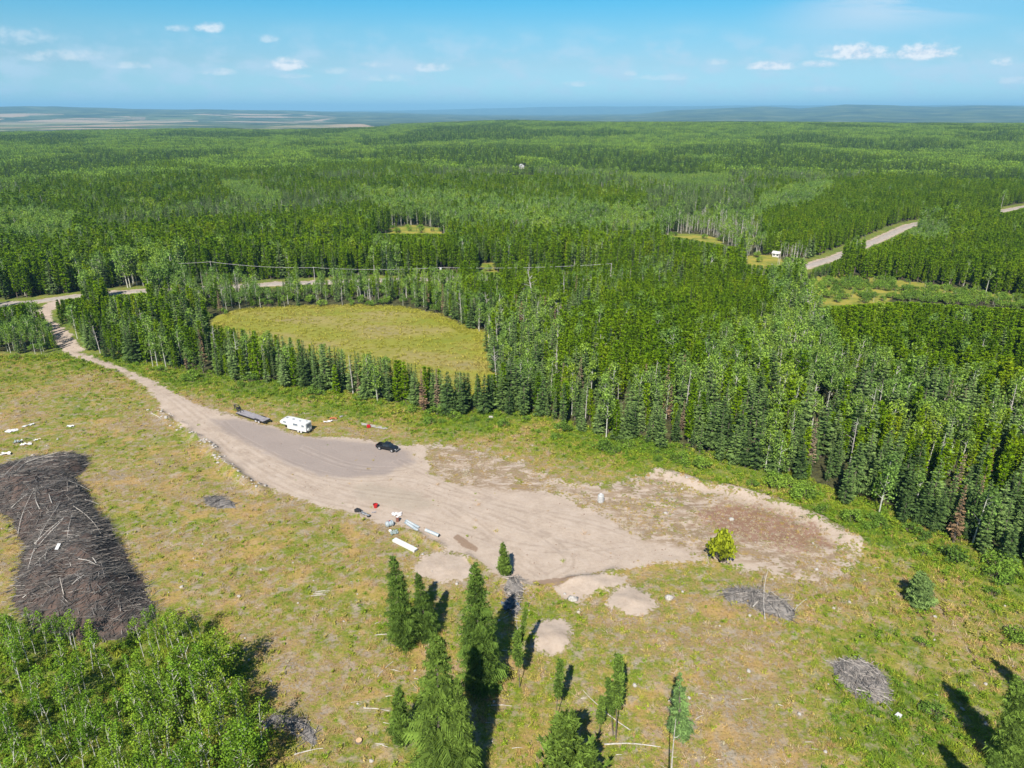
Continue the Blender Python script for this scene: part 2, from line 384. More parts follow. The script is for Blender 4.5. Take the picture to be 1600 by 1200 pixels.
    fw = s.ramp(s.noise(flat, .0021, 6, .65), [(.34, (.03, .05, .03)), (.46, (.07, .10, .045)), (.56, (.13, .17, .06)), (.64, (.24, .25, .13)), (.72, (.38, .34, .22))])
    vo = s.node('ShaderNodeTexVoronoi', {'feature': 'F1', 'distance': 'CHEBYCHEV'}, Scale=0.0015)
    s.l.new(s.scalev(flat, (1.0, .45, 1)), vo.inputs['Vector'])
    fsel = s.node('ShaderNodeSeparateColor', i0=vo.outputs['Color'])
    fc = s.ramp(fsel.outputs[0], [(.0, (.50, .36, .22)), (.25, (.60, .44, .28)), (.5, (.30, .31, .13)), (.6, (.13, .19, .07)), (.75, (.54, .40, .26))])
    fmask = s.m('MULTIPLY', s.ss(s.m('ADD', fieldm, s.m('MULTIPLY', s.m('SUBTRACT', fsel.outputs[1], .5), .9)), .42, .46), s.ss(s.noise(s.scalev(flat, (.5, 1.6, 1)), .0011, 5, .65), .53, .49))
    fcol = s.mix(fmask, fw, fc)
    col = s.mix(far, col, fcol)
    col = s.mix(1.0, col, (.66, .66, .66), 'MULTIPLY')
    bs = s.node('ShaderNodeBsdfPrincipled', Roughness=.95)
    bs.inputs['Specular IOR Level'].default_value = .1
    s.put(bs.inputs['Base Color'], col)
    bh = s.m('ADD', s.m('MULTIPLY', fine, .10), s.m('MULTIPLY', mid, s.m('MULTIPLY_ADD', md, -.25, .4)))
    bp = s.node('ShaderNodeBump', Strength=0.55, Distance=1.0, Height=bh)
    s.l.new(bp.outputs[0], bs.inputs['Normal'])
    s.node('ShaderNodeOutputMaterial', Surface=bs.outputs[0])
    return mt
GMAT = ground_mat()

def lush_at(X, Y, tl=None):
    tl = sdf(TREELINE, X, Y) if tl is None else tl
    d = sstep(tl, -20, -3)*.9
    u, v = project(X, Y, 0*X)
    d = np.maximum(d, sstep(u, 1180, 1420)*sstep(v, 800, 900)*.6*(.4+.9*fbm(X, Y, 12, 55)))
    d = np.maximum(d, sstep(sdf(THICKET, X, Y), -9, 1)*.85)
    d = np.maximum(d, sstep(v, 1090, 1160)*.15)
    d = np.maximum(d, sstep(v, 640, 575)*sstep(u, 330, 200)*.45)
    d = np.maximum(d, sstep(u, 560, 650)*sstep(u, 980, 840)*sstep(v, 900, 960)*.28)
    return np.clip(d - .18*sstep(u, 900, 1000)*sstep(u, 1250, 1150)*sstep(v, 880, 960), 0, 1)

def build_ground():
    fine = np.radians(np.arange(-47, 47.001, .17))
    co = np.radians(np.arange(50, 310.1, 4.0))
    ang = np.concatenate([fine, co])          # measured from +Y clockwise
    rr = [12.0]
    while rr[-1] < 3500: rr.append(rr[-1]*(1.0048 if rr[-1] < 700 else 1.009))
    while rr[-1] < 42000: rr.append(rr[-1]*1.016)
    rr = np.array(rr)
    A, R = np.meshgrid(ang, rr, indexing='xy')
    X = (R*np.sin(A)).ravel(); Y = (R*np.cos(A)).ravel()
    Z = hgt(X, Y)
    na, nr = len(ang), len(rr)
    i = np.arange(nr-1)[:, None]*na; j = np.arange(na)[None, :]; j2 = (j+1) % na
    F = np.stack([i+j, i+j2, i+na+j2, i+na+j], -1).reshape(-1, 4)[:, ::-1]
    V = np.stack([X, Y, Z], 1)
    V = np.vstack([V, [0, 0, float(hz(0, 0))]])
    near = R.ravel() < 900
    def nearsdf(P, fill=-50):
        o = np.full(X.shape, float(fill)); o[near] = sdf(P, X[near], Y[near]); return o
    at = {}
    dn = np.max([nearsdf(P) for P in DIRT], 0)
    sp = nearsdf(SPARSE); sp2 = nearsdf(SPARSE2)
    at['dirt'] = np.clip(np.maximum(dn, np.maximum(np.minimum(sp*.5, .9), np.minimum(sp2*.4, .1))), -12, 6)
    lk = np.full(X.shape, 99.0); lk[near] = pdist(LINK, X[near], Y[near]); at['dirt'] = np.maximum(at['dirt'], 3.0-lk)
    mr = np.full(X.shape, 99.0); mr[near] = pdist(MAIN_ROAD, X[near], Y[near]); at['dirt'] = np.maximum(at['dirt'], 4.6-mr)
    ins = np.maximum(sstep(sp, -2, 3), sstep(sp2, -1, 2))
    at['rough'] = 4.0 + 8*ins
    at['gravel'] = np.clip(nearsdf(GRAVEL), -12, 8)
    rt_ = np.full(X.shape, 9.0)
    for L_ in RUTS:
        P_ = np.array([plane(*p) for p in L_])
        for _ in range(3): P_ = np.vstack([P_[:1], np.stack([P_[:-1]*.75+P_[1:]*.25, P_[:-1]*.25+P_[1:]*.75], 1).reshape(-1, 2), P_[-1:]])
        for off in (-.85, .85):
            Q = P_.copy(); T_ = np.gradient(P_, axis=0); T_ /= np.linalg.norm(T_, axis=1)[:, None]; Q[:, 0] += -T_[:, 1]*off; Q[:, 1] += T_[:, 0]*off
            nr_ = near & (R.ravel() < 330); d_ = np.full(X.shape, 9.0); d_[nr_] = pdist(Q, X[nr_], Y[nr_]); rt_ = np.minimum(rt_, d_)
    at['ruts'] = rt_; at['sparse'] = np.maximum(sstep(nearsdf(SPARSE), 0, 3), sstep(nearsdf(SPARSE2), -1, 2))*(1-sstep(nearsdf(DIRT[-1]), -.5, 1.5)*.7)
    at['worn'] = np.clip(nearsdf(WORN), -12, 8)
    at['red'] = np.clip(nearsdf(RED[0]), -12, 8)
    at['track'] = np.clip(np.max([nearsdf(P) for P in TRACK], 0), -12, 8)
    at['meadow'] = np.clip(nearsdf(MEADOW), -30, 30)
    tl = nearsdf(TREELINE, 50)
    at['wood'] = np.minimum(np.clip(tl, -30, 30), np.clip(np.minimum(mr-8.5, lk-4.5), -30, 30))
    at['openm'] = np.clip(np.max([nearsdf(P) for P in OPEN[1:]], 0), -30, 30)
    at['lush'] = lush_at(X, Y, tl)
    u = X/np.maximum(Y, 1)
    R1 = R.ravel()
    at['field'] = sstep(u+.16*(fbm(X, Y, 2500, 90)-.5), -.12, -.24)*sstep(R1, 5000, 6000)*(1-sstep(R1, 10500, 14000))*.95 - .25
    # centre fan + split by surface
    fan = np.stack([np.full(na, len(V)-1), (np.arange(na)+1) % na, np.arange(na)], 1)
    def mk(name, sel, withfan=False):
        Fs = F[sel]
        used = np.unique(Fs)
        if withfan: used = np.unique(np.concatenate([used, fan.ravel()]))
        mp = np.full(len(V), -1, dtype=np.int64); mp[used] = np.arange(len(used))
        Vs = V[used]
        if withfan:
            f3 = mp[fan]; Fm = mp[Fs]
            me = bpy.data.meshes.new(name)
            nl = len(Fm)*4+len(f3)*3
            me.vertices.add(len(Vs)); me.vertices.foreach_set('co', Vs.astype(np.float32).ravel())
            me.loops.add(nl); me.loops.foreach_set('vertex_index', np.concatenate([Fm.ravel(), f3.ravel()]).astype(np.int32))
            ls = np.concatenate([np.arange(len(Fm))*4, len(Fm)*4+np.arange(len(f3))*3]).astype(np.int32)
            me.polygons.add(len(ls)); me.polygons.foreach_set('loop_start', ls)
            me.materials.append(GMAT); me.polygons.foreach_set('use_smooth', np.full(len(ls), True)); me.update(calc_edges=True)
        else: me = mesh_np(name, Vs, mp[Fs], [GMAT], smooth=True)
        for k, a in at.items():
            d = me.attributes.new(k, 'FLOAT', 'POINT')
            d.data.foreach_set('value', np.append(a, a[0])[used].astype(np.float32))
        o = link(bpy.data.objects.new(name, me)); tag(o, kind='structure'); return o
    fcx = V[F].mean(1)
    fd = np.append(np.maximum(dn, np.maximum(np.minimum(sp, 3.5-0*sp), 3.0-lk)), 0)[F].mean(1)
    fm = np.append(at['meadow'], 0)[F].mean(1)
    isd = fd > 0
    drive = isd & (fcx[:, 0] < plane(300, 650)[0]) & (fcx[:, 1] > plane(300, 690)[1])
    ism = (fm > 0) & ~isd
    mk('ground', ~isd & ~ism, True)
    mk('dirt_clearing', isd & ~drive)
    mk('driveway', drive)
    mk('meadow', ism)
build_ground()

# public gravel road: a ribbon 12 cm proud of the soil, with soft verge
def ribbon(name, pts, w, dz, mat):
    P = np.array(pts); seg = np.r_[0, np.cumsum(np.hypot(*np.diff(P, axis=0).T))]
    s = np.arange(0, seg[-1], 3.0)
    xs = np.interp(s, seg, P[:, 0]); ys = np.interp(s, seg, P[:, 1])
    k = np.ones(9)/9
    xp = np.r_[[xs[0]]*4, xs, [xs[-1]]*4]; yp = np.r_[[ys[0]]*4, ys, [ys[-1]]*4]
    xs = np.convolve(xp, k, 'valid'); ys = np.convolve(yp, k, 'valid')
    tx = np.gradient(xs); ty = np.gradient(ys); L = np.hypot(tx, ty); nx, ny = -ty/L, tx/L
    V = []; off = np.array([-w/2-.6, -w/2, -w/4, 0, w/4, w/2, w/2+.6]); zz = np.array([-.35, dz, dz+.04, dz+.07, dz+.04, dz, -.35])
    hc = hgt(xs, ys)
    for o_, z_ in zip(off, zz):
        X = xs+nx*o_; Y = ys+ny*o_
        V.append(np.stack([X, Y, np.maximum(hgt(X, Y), hc-.2)+z_], 1))
    V = np.stack(V, 1).reshape(-1, 3); n = len(xs); m = len(off)
    i = np.arange(n-1)[:, None]*m; j = np.arange(m-1)[None, :]
    F = np.stack([i+j, i+m+j, i+m+j+1, i+j+1], -1).reshape(-1, 4)[:, ::-1]
    o = link(bpy.data.objects.new(name, mesh_np(name, V, F, [mat], smooth=True))); return tag(o, kind='structure')
def road_mat():
    mt = bpy.data.materials.new('road_gravel'); mt.use_nodes = True
    s = NT(mt.node_tree); s.n.clear()
    pos = s.node('ShaderNodeNewGeometry').outputs['Position']
    c = s.ramp(s.noise(pos, .5, 5, .65), [(.3, (.26, .225, .19)), (.5, (.34, .30, .26)), (.7, (.42, .375, .33))])
    bs = s.node('ShaderNodeBsdfDiffuse', Color=c); s.node('ShaderNodeOutputMaterial', Surface=bs.outputs[0]); return mt
ribbon('main_road', MAIN_ROAD, 5.2, .12, road_mat())

# ================================================================ plants
def leaf_mat(name, stops, trans=0.25, loc=0.5):
    mt = bpy.data.materials.new(name); mt.use_nodes = True
    s = NT(mt.node_tree); s.n.clear()
    oi = s.n.new('ShaderNodeObjectInfo')
    patch = s.noise(oi.outputs['Location'], .03, 2, .5)
    f = s.m('ADD', s.m('MULTIPLY', oi.outputs['Random'], 1-loc), s.m('MULTIPLY', s.ss(patch, .3, .7), loc))
    col = s.ramp(f, stops)
    v = s.attr('var')
    col = s.mix(1.0, col, s.ramp(v, [(0, (.5, .5, .5)), (1, (1.55, 1.5, 1.2))]), 'MULTIPLY')
    d = s.node('ShaderNodeBsdfDiffuse', Color=col)
    t = s.node('ShaderNodeBsdfTranslucent', Color=s.mix(1.0, col, (1.1, 1.2, .6), 'MULTIPLY'))
    mx = s.node('ShaderNodeMixShader', Fac=trans); s.l.new(d.outputs[0], mx.inputs[1]); s.l.new(t.outputs[0], mx.inputs[2])
    s.node('ShaderNodeOutputMaterial', Surface=mx.outputs[0]); return mt
def plain_mat(name, c1, c2=None, scale=2.0, rough=.8, metal=0.0, spec=.3):
    mt = bpy.data.materials.new(name); mt.use_nodes = True
    s = NT(mt.node_tree); s.n.clear()
    bs = s.node('ShaderNodeBsdfPrincipled', Roughness=rough, Metallic=metal)
    bs.inputs['Specular IOR Level'].default_value = spec
    if c2 is None: bs.inputs['Base Color'].default_value = (*c1, 1)
    else:
        pos = s.node('ShaderNodeTexCoord').outputs['Object']
        s.put(bs.inputs['Base Color'], s.mix(s.ss(s.noise(pos, scale, 4, .6), .35, .65), c1, c2))
    s.node('ShaderNodeOutputMaterial', Surface=bs.outputs[0]); return mt

M_SPR = leaf_mat('spruce_needles', [(0, (.05, .09, .032)), (.35, (.09, .15, .05)), (.65, (.135, .21, .068)), (1, (.19, .275, .11))], .15, .3)
M_PIN = leaf_mat('pine_needles', [(0, (.085, .165, .008)), (.4, (.135, .235, .008)), (.75, (.185, .29, .010)), (1, (.25, .33, .012))], .25, .45)
M_ASP = leaf_mat('aspen_leaves', [(0, (.12, .21, .06)), (.4, (.17, .28, .065)), (.7, (.21, .32, .06)), (1, (.27, .37, .045))], .3, .6)
M_DSP = leaf_mat('dark_spruce_needles', [(0, (.03, .055, .022)), (.5, (.05, .085, .032)), (1, (.075, .12, .045))], .1, .4)
M_BASP = leaf_mat('bright_aspen_leaves', [(0, (.16, .27, .06)), (.5, (.21, .33, .05)), (1, (.27, .38, .05))], .3, .6)
M_YASP = leaf_mat('young_aspen_leaves', [(0, (.09, .18, .02)), (.5, (.15, .26, .03)), (1, (.24, .33, .04))], .3, .4)
M_SHR = leaf_mat('shrub_leaves', [(0, (.09, .16, .035)), (.5, (.14, .24, .04)), (1, (.21, .31, .05))], .25, .4)
M_HERO = leaf_mat('bright_spruce_needles', [(0, (.07, .12, .028)), (.5, (.10, .165, .034)), (1, (.145, .215, .045))], .2, .3)
M_RUST = leaf_mat('dead_needles', [(0, (.20, .13, .08)), (.5, (.22, .17, .13)), (1, (.26, .13, .08))], .1, .3)
M_BARK = plain_mat('conifer_bark', (.10, .075, .055), (.17, .14, .12), 6, .95)
M_WBARK = plain_mat('aspen_bark', (.55, .54, .46), (.36, .35, .28), 3, .9)
M_DEAD = plain_mat('bleached_wood', (.52, .48, .43), (.33, .30, .26), 2.5, .9)

def tube(V, F, p0, p1, r0, r1, n=5):
    p0 = np.asarray(p0, float); p1 = np.asarray(p1, float); d = p1-p0; d = d/(np.linalg.norm(d)+1e-9)
    a = np.cross(d, [0, 0, 1.0]); 
    if np.linalg.norm(a) < .1: a = np.array([1.0, 0, 0])
    a /= np.linalg.norm(a); b = np.cross(d, a); k = len(V)
    for p, r in ((p0, r0), (p1, r1)):
        for i in range(n):
            t = 2*PI*i/n; V.append(p + r*(a*math.cos(t)+b*math.sin(t)))
    for i in range(n):
        j = (i+1) % n; F.append((k+i, k+j, k+n+j, k+n+i))
    return k
def polytube(V, F, pts, rads, n=5):
    for i in range(len(pts)-1): tube(V, F, pts[i], pts[i+1], rads[i], rads[i+1], n)
def cap(F, V, k, n):
    for i in range(1, n-1, 2):
        F.append((k, k+i, k+i+1, k+min(i+2, n-1)) if i+2 < n else (k, k+i, k+i+1, k+i+1))

def spruce(seed, H, R, whorls=26, nb=8, nt=4, mat=None, up=0.0, base=.08, name='spruce', prof=.85, puff=0, tk=1.0, tw=1.0):
    g = np.random.default_rng(seed); T = []; W = []
    for k in range(whorls):
        t = (k+.5*g.random())/whorls
        z = H*(base+(1-base)*t**.93)
        Rz = R*(1-t)**prof*(.78+.4*g.random()) + .12
        if t < .12: Rz *= .55+3.5*t
        n = max(4, int(round(nb*(1-.45*t)))); ph = g.random()*6.28
        for b in range(n):
            if g.random() < .07: continue
            a = ph + 6.283*b/n + g.normal()*.22; L = Rz*(.75+.42*g.random())
            d = np.array([math.cos(a), math.sin(a), 0]); p = np.array([-d[1], d[0], 0])
            zz = z + g.normal()*.12
            dr = (.32-up)*(1-.8*t)+g.normal()*.07
            def P(s): return d*L*s + np.array([0, 0, zz - dr*L*s + .16*L*s*s*(1+up*2)])
            var = g.random()
            q0, q1 = P(.12), P(1.0)
            hw = .09*L+.05
            T.append((q0-p*hw, q0+p*hw, q1)); W.append(var)
            for i in range(nt):
                s = .2+.72*(i+.5)/nt; c = P(s); wl = (L*(.46-.30*s)*(.8+.5*g.random())+.12)*(1+.25*(1-tw))
                bw = (L*.34/nt+.06)*tw
                for sd in (-1, 1):
                    tip = c + (p*sd*.86+d*.55)*wl + np.array([0, 0, -wl*(.18+.3*g.random())+.02])
                    T.append((c-d*bw, c+d*bw+np.array([0, 0, .04]), tip)); W.append(np.clip(var+g.normal()*.28, 0, 1))
                    for pf in range(puff):
                        a_ = g.normal(size=3)*.16*tw; b_ = g.normal(size=3)*.13*tw; m_ = c+(tip-c)*(.2+.9*g.random())+g.normal(size=3)*.07
                        T.append((m_-a_, m_+b_, m_+a_)); W.append(np.clip(var+g.normal()*.3, 0, 1))
    # leader
    for i in range(5):
        a = g.random()*6.28; e = np.array([math.cos(a), math.sin(a), 0])*.16
        T.append((np.array([0, 0, H*.93])+e, np.array([0, 0, H*.93])-e, np.array([0, 0, H*1.02]))); W.append(.6)
    T = np.array(T).reshape(-1, 3)
    crown = mesh_np(name+'_crown', T, np.arange(len(T)).reshape(-1, 3), [mat or M_SPR], var=W)
    V = []; F = []
    polytube(V, F, [(0, 0, -.3), (0, 0, H*.35), (0, 0, H*.98)], [(H*.014+.04)*tk, (H*.010+.02)*tk, .02], 6)
    trunk = mesh_np(name+'_trunk', V, F, [M_BARK])
    return trunk, crown, H
def pine(seed, H, R, whorls=20, nb=6, mat=None, base=.14, name='pine', ns=6, top=.6):
    g = np.random.default_rng(seed); T = []; W = []
    for k in range(whorls):
        t = (k+.6*g.random())/whorls; z = H*(base+(1-base)*t)
        Rz = R*min(1.0, (1-t)**top*1.25)*(.65+.5*g.random())
        if t < .25: Rz *= .45+2.2*t
        n = max(3, int(round(nb*(1-.3*t)))); ph = g.random()*6.28
        for b in range(n):
            a = ph+6.283*b/n+g.normal()*.35; L = Rz*(.6+.6*g.random())+.15
            d = np.array([math.cos(a), math.sin(a), 0]); up = .25+.5*t+g.normal()*.1
            var = g.random()
            T.append((np.array([0, 0, z-.03]), np.array([0, 0, z+.05]), d*L+np.array([0, 0, z+L*up]))); W.append(.1)
            for s in (.45, .75, 1.0):
                c = d*L*s*np.array([1, 1, 0])+np.array([0, 0, z+L*s*s*up])
                for q in range(ns):
                    v = g.normal(size=3); v[2] = abs(v[2])*.9+.15; v += d*.6; v /= np.linalg.norm(v)
                    ln = (.30+.28*g.random())*(.75+.35*R)
                    w_ = np.cross(v, g.normal(size=3)); w_ /= np.linalg.norm(w_); w_ *= ln*.30
                    T.append((c-w_, c+w_, c+v*ln)); W.append(np.clip(var+g.normal()*.25, 0, 1))
    for q in range(8):
        v = g.normal(size=3)*.25; v[2] = 1; T.append((np.array([-.07, 0, H*.95]), np.array([.07, 0, H*.95]), np.array([0, 0, H*.96])+v*.45)); W.append(.8)
    T = np.array(T).reshape(-1, 3)
    crown = mesh_np(name+'_crown', T, np.arange(len(T)).reshape(-1, 3), [mat or M_PIN], var=W)
    V = []; F = []
    polytube(V, F, [(0, 0, -.3), (0, 0, H*.4), (0, 0, H*.97)], [H*.010+.04, H*.008+.02, .02], 6)
    return mesh_np(name+'_trunk', V, F, [M_BARK]), crown, H
def leafcards(g, c, n, spread, size, T, W, var):
    for q in range(n):
        v = g.normal(size=3); v /= np.linalg.norm(v); p = c+v*spread*(g.random()**.45)
        a = g.normal(size=3); a /= np.linalg.norm(a); b = np.cross(a, g.normal(size=3)); b /= np.linalg.norm(b)
        s = size*(.6+.8*g.random())
        T.append((p-a*s*.5, p+b*s*.45, p+a*s*.5)); W.append(np.clip(var+g.normal()*.22, 0, 1))
        T.append((p-a*s*.5, p+a*s*.5, p-b*s*.45)); W.append(W[-1])
def aspen(seed, H, R, lo=.42, clumps=26, per=20, size=.42, mat=None, bark=None, name='aspen', lean=.03, tr=1.0):
    g = np.random.default_rng(seed); T = []; W = []; V = []; F = []
    lx, ly = g.normal(size=2)*lean*H
    def ax(t): return np.array([lx*t*t, ly*t*t, H*t])
    ts = [0, .25, .5, .75, .93]
    polytube(V, F, [ax(t)-np.array([0, 0, .3*(t == 0)]) for t in ts], [(H*.0085+.03)*tr*(1-.8*t) for t in ts], 5)
    for k in range(clumps):
        t = lo+(1-lo)*(k+g.random())/clumps
        u = (t-lo)/(1-lo); Rr = R*(math.sin(PI*min(1, .18+.82*u))**.6)*(.35+.75*g.random())
        a = g.random()*6.28
        c = ax(t*.985)+np.array([math.cos(a)*Rr, math.sin(a)*Rr, g.normal()*.2])
        if k % 2 == 0: tube(V, F, ax(max(.25, t-.12)), c, .05*tr, .015, 3)
        leafcards(g, c, per, .42*R+.25, size, T, W, g.random())
    T = np.array(T).reshape(-1, 3)
    return mesh_np(name+'_trunk', V, F, [bark or M_WBARK]), mesh_np(name+'_crown', T, np.arange(len(T)).reshape(-1, 3), [mat or M_ASP], var=W), H
def snag(seed, H, name='snag', limbs=14):
    g = np.random.default_rng(seed); V = []; F = []; V2 = []; F2 = []
    lx, ly = g.normal(size=2)*.03*H
    def ax(t): return np.array([lx*t*t, ly*t, H*t])
    ts = [0, .3, .6, .85, 1]
    polytube(V, F, [ax(t)-np.array([0, 0, .3*(t == 0)]) for t in ts], [(H*.011+.05)*(1-.85*t) for t in ts], 6)
    for k in range(limbs):
        t = .35+.6*g.random(); a = g.random()*6.28; L = H*(.05+.13*g.random())*(1.2-t)
        e = ax(t)+np.array([math.cos(a)*L, math.sin(a)*L, L*(.3+.5*g.random())])
        tube(V2, F2, ax(t), e, .05, .02, 3)
        tube(V2, F2, e, e+np.array([math.cos(a+.6)*L*.5, math.sin(a+.6)*L*.5, L*.3]), .025, .01, 3)
    return mesh_np(name+'_trunk', V, F, [M_DEAD]), mesh_np(name+'_limbs', V2, F2, [M_DEAD]), H
def shrub(seed, mat=None, n=17, size=.2):
    g = np.random.default_rng(seed); T = []; W = []; V = []; F = []
    for k in range(n):
        a = g.random()*6.28; r = g.random()**.6*1.15; z = .5+1.15*(1-(r/1.3)**2)*(.6+.5*g.random())
        c = np.array([math.cos(a)*r, math.sin(a)*r, z])
        tube(V, F, (math.cos(a)*.15, math.sin(a)*.15, -.15), c, .04, .015, 3)
        leafcards(g, c, 30, .5, size, T, W, g.random())
    T = np.array(T).reshape(-1, 3)
    return mesh_np('shrub_stems', V, F, [M_BARK]), mesh_np('shrub_crown', T, np.arange(len(T)).reshape(-1, 3), [mat or M_SHR], var=W), 1.8

PROTO = {
 'spruce': [spruce(100+i, 12, (1.9, 1.5, 2.3, 1.2, 1.7, .95, 1.4, 2.0)[i], (24, 22, 20, 26, 18, 22, 20, 24)[i], (7, 6, 7, 6, 8, 5, 6, 6)[i], prof=(.85, .7, .95, .75, .6, .6, 1.0, .8)[i], base=(.03, .07, .02, .05, .10, .12, .04, .05)[i]) for i in range(8)],
 'pine':   [pine(200+i, 12, (1.15, .95, 1.35, 1.05, .8, 1.25)[i], (18, 20, 17, 20, 19, 16)[i], (6, 5, 6, 5, 5, 6)[i], top=(.8, .7, .9, .75, .6, .85)[i], base=(.06, .12, .05, .14, .2, .08)[i]) for i in range(6)],
 'aspen':  [aspen(300+i, 12, (2.1, 1.7, 2.5, 1.9, 1.5, 2.2)[i], (.42, .5, .35, .45, .55, .4)[i], tr=1.15) for i in range(6)],
 'young_aspen': [aspen(400+i, 8, (.95, .75, 1.1, .85)[i], (.45, .55, .42, .52)[i], 14, 28, .20, M_YASP, name='young_aspen', lean=.06, tr=.75) for i in range(4)],
 'dead':   [snag(500+i, 12, limbs=(14, 20, 9, 24)[i]) for i in range(4)],
 'rust':   [spruce(600+i, 12, (1.3, 1.0)[i], 22, 6, 3, M_RUST, name='dead_spruce') for i in range(2)],
 'shrub':  [shrub(700+i) for i in range(5)],
}
H0 = {'spruce': 12, 'pine': 12, 'aspen': 12, 'young_aspen': 8, 'dead': 12, 'rust': 12, 'shrub': 1.8}

# ---------------------------------------------------------------- where trees stand
S = CAM_H/65.0
def zp(pts): return np.array(pts, float)
# picture outlines of canopy areas (looked up with each tree's own top): weights pine, spruce, aspen, dead, rust, shrub ; height range ; density
ZONES = [
 # bright low aspens and pale groves, far
 (zp([(968,250),(1040,246),(1130,254),(1150,268),(1130,292),(1050,290),(985,285),(965,268)]), (.05,.03,.92,0,0,0), (6,8), 1),
 (zp([(840,226),(960,232),(1060,240),(1060,262),(960,268),(860,258)]), (.25,.15,.6,0,0,0), (7,10), 1),
 (zp([(480,236),(560,232),(590,240),(560,248),(490,246)]), (.05,.05,.9,0,0,0), (6,8), 1),
 (zp([(1370,352),(1400,342),(1470,338),(1486,352),(1480,372),(1430,372),(1380,366)]), (.08,.02,.9,0,0,0), (6,8), 1),
 (zp([(1150,338),(1200,305),(1250,286),(1300,282),(1296,298),(1230,320),(1185,345)]), (.05,.05,.9,0,0,0), (9,11), 1),
 (zp([(560,300),(680,296),(760,306),(900,310),(915,345),(820,352),(700,350),(600,330)]), (.25,.2,.52,.03,0,0), (9,12), 1),
 (zp([(780,318),(900,322),(1000,326),(1060,332),(1060,362),(900,362),(790,350)]), (.1,.12,.68,.08,.02,0), (8,12), .9),
 (zp([(1060,330),(1150,322),(1196,330),(1190,372),(1120,372),(1060,360)]), (.05,.05,.5,.40,0,0), (6,10), .6),
 (zp([(640,315),(680,312),(730,318),(730,350),(660,348)]), (.1,.1,.78,.02,0,0), (10,13), 1),
 (zp([(-20,322),(60,318),(120,336),(110,372),(30,378),(-20,370)]), (.1,.1,.8,0,0,0), (9,12), 1),
 (zp([(90,238),(180,232),(200,250),(170,264),(100,258)]), (.1,.1,.8,0,0,0), (8,11), 1),
 (zp([(345,282),(380,280),(440,302),(430,318),(380,310)]), (.05,.05,.9,0,0,0), (8,10), 1),
 (zp([(1165,374),(1250,372),(1262,400),(1240,410),(1165,400)]), (.05,.05,.12,.7,.08,0), (6,9), .6),
 (zp([(1205,392),(1260,388),(1262,425),(1248,450),(1210,450)]), (.25,.05,.7,0,0,0), (9,12), 1),
 # aspens behind the road at the left
 (zp([(180,400),(290,396),(300,430),(240,445),(180,440)]), (.15,.15,.7,0,0,0), (10,14), 1),
 (zp([(120,412),(180,405),(180,445),(125,450)]), (.3,.3,.4,0,0,0), (10,13), 1),
 # far bright groves
 (zp([(1290,224),(1400,216),(1500,222),(1520,234),(1400,240),(1300,238)]), (.05,.15,.8,0,0,0), (8,10), 1),
 (zp([(1020,232),(1090,228),(1130,236),(1090,246),(1030,244)]), (.05,.1,.85,0,0,0), (8,10), 1),
 (zp([(560,214),(700,210),(720,222),(640,228),(570,224)]), (.05,.2,.75,0,0,0), (8,10), 1),
 (zp([(700,232),(840,226),(860,244),(760,252),(700,246)]), (.1,.1,.8,0,0,0), (8,10), 1),
 (zp([(1500,206),(1640,204),(1640,214),(1520,216)]), (.05,.2,.75,0,0,0), (8,10), 1),
 (zp([(230,206),(420,204),(500,210),(400,216),(260,216)]), (.05,.2,.75,0,0,0), (8,10), 1),
 # pine plantations
 (zp([(1180,296),(1300,282),(1420,272),(1640,262),(1700,330),(1430,352),(1300,396),(1262,392),(1190,372)]), (.95,.03,.02,0,0,0), (9,11), 1.15),
 (zp([(1302,405),(1345,382),(1420,352),(1500,352),(1700,330),(1700,478),(1600,462),(1400,438),(1310,428)]), (.95,.03,.02,0,0,0), (9.5,11.5), 1.15),
 (zp([(1275,468),(1400,460),(1600,476),(1750,500),(1750,630),(1600,612),(1450,578),(1390,560),(1330,530)]), (.93,.04,.03,0,0,0), (9.5,12), 1.1),
 (zp([(930,458),(1010,424),(1180,414),(1215,430),(1225,462),(1165,492),(1125,510),(1105,545),(1075,562),(970,572),(880,545),(872,500)]), (.90,.03,.06,0,0,0), (9,11), 1.1),
 (zp([(640,402),(760,412),(900,410),(1010,405),(1010,432),(900,460),(790,468),(730,455),(650,440)]), (.75,.08,.12,.03,.02,0), (8,10.5), 1),
 (zp([(-60,340),(200,350),(600,352),(1000,362),(1190,392),(1190,415),(1000,410),(640,415),(300,440),(120,440),(-60,440)]), (.76,.2,.04,0,0,0), (10.5,13.5), 1.15),
 (zp([(500,360),(1010,350),(1010,300),(700,290),(450,330)]), (.75,.17,.08,0,0,0), (9,12), 1.1),
 # shrubs and small trees between meadow and road
 (zp([(300,446),(420,438),(520,434),(655,430),(680,470),(640,482),(480,476),(380,480),(300,486)]), (.10,.14,.26,.05,.01,.44), (3.2,5.6), .62),
 (zp([(655,430),(760,440),(870,450),(880,500),(960,570),(1060,566),(1000,600),(900,600),(800,590),(780,530),(700,490)]), (.12,.42,.30,.07,.09,0), (8,12), 1),
 # aspens, middle
 (zp([(1105,548),(1125,510),(1170,492),(1228,462),(1275,468),(1330,530),(1390,560),(1330,590),(1180,600),(1080,590)]), (.10,.26,.58,.04,.02,0), (8,13), 1),
 (zp([(940,590),(1080,566),(1330,575),(1450,580),(1600,612),(1750,630),(1750,670),(1600,655),(1440,640),(1320,640),(1200,650),(1080,640),(960,640),(900,615)]), (.14,.42,.32,.06,.06,0), (8,14), .95),
 (zp([(860,600),(960,640),(1200,655),(1440,645),(1750,680),(1750,760),(1440,720),(1200,700),(1000,650),(880,640)]), (.55,.30,.09,.03,.03,0), (8,13), 1),
]
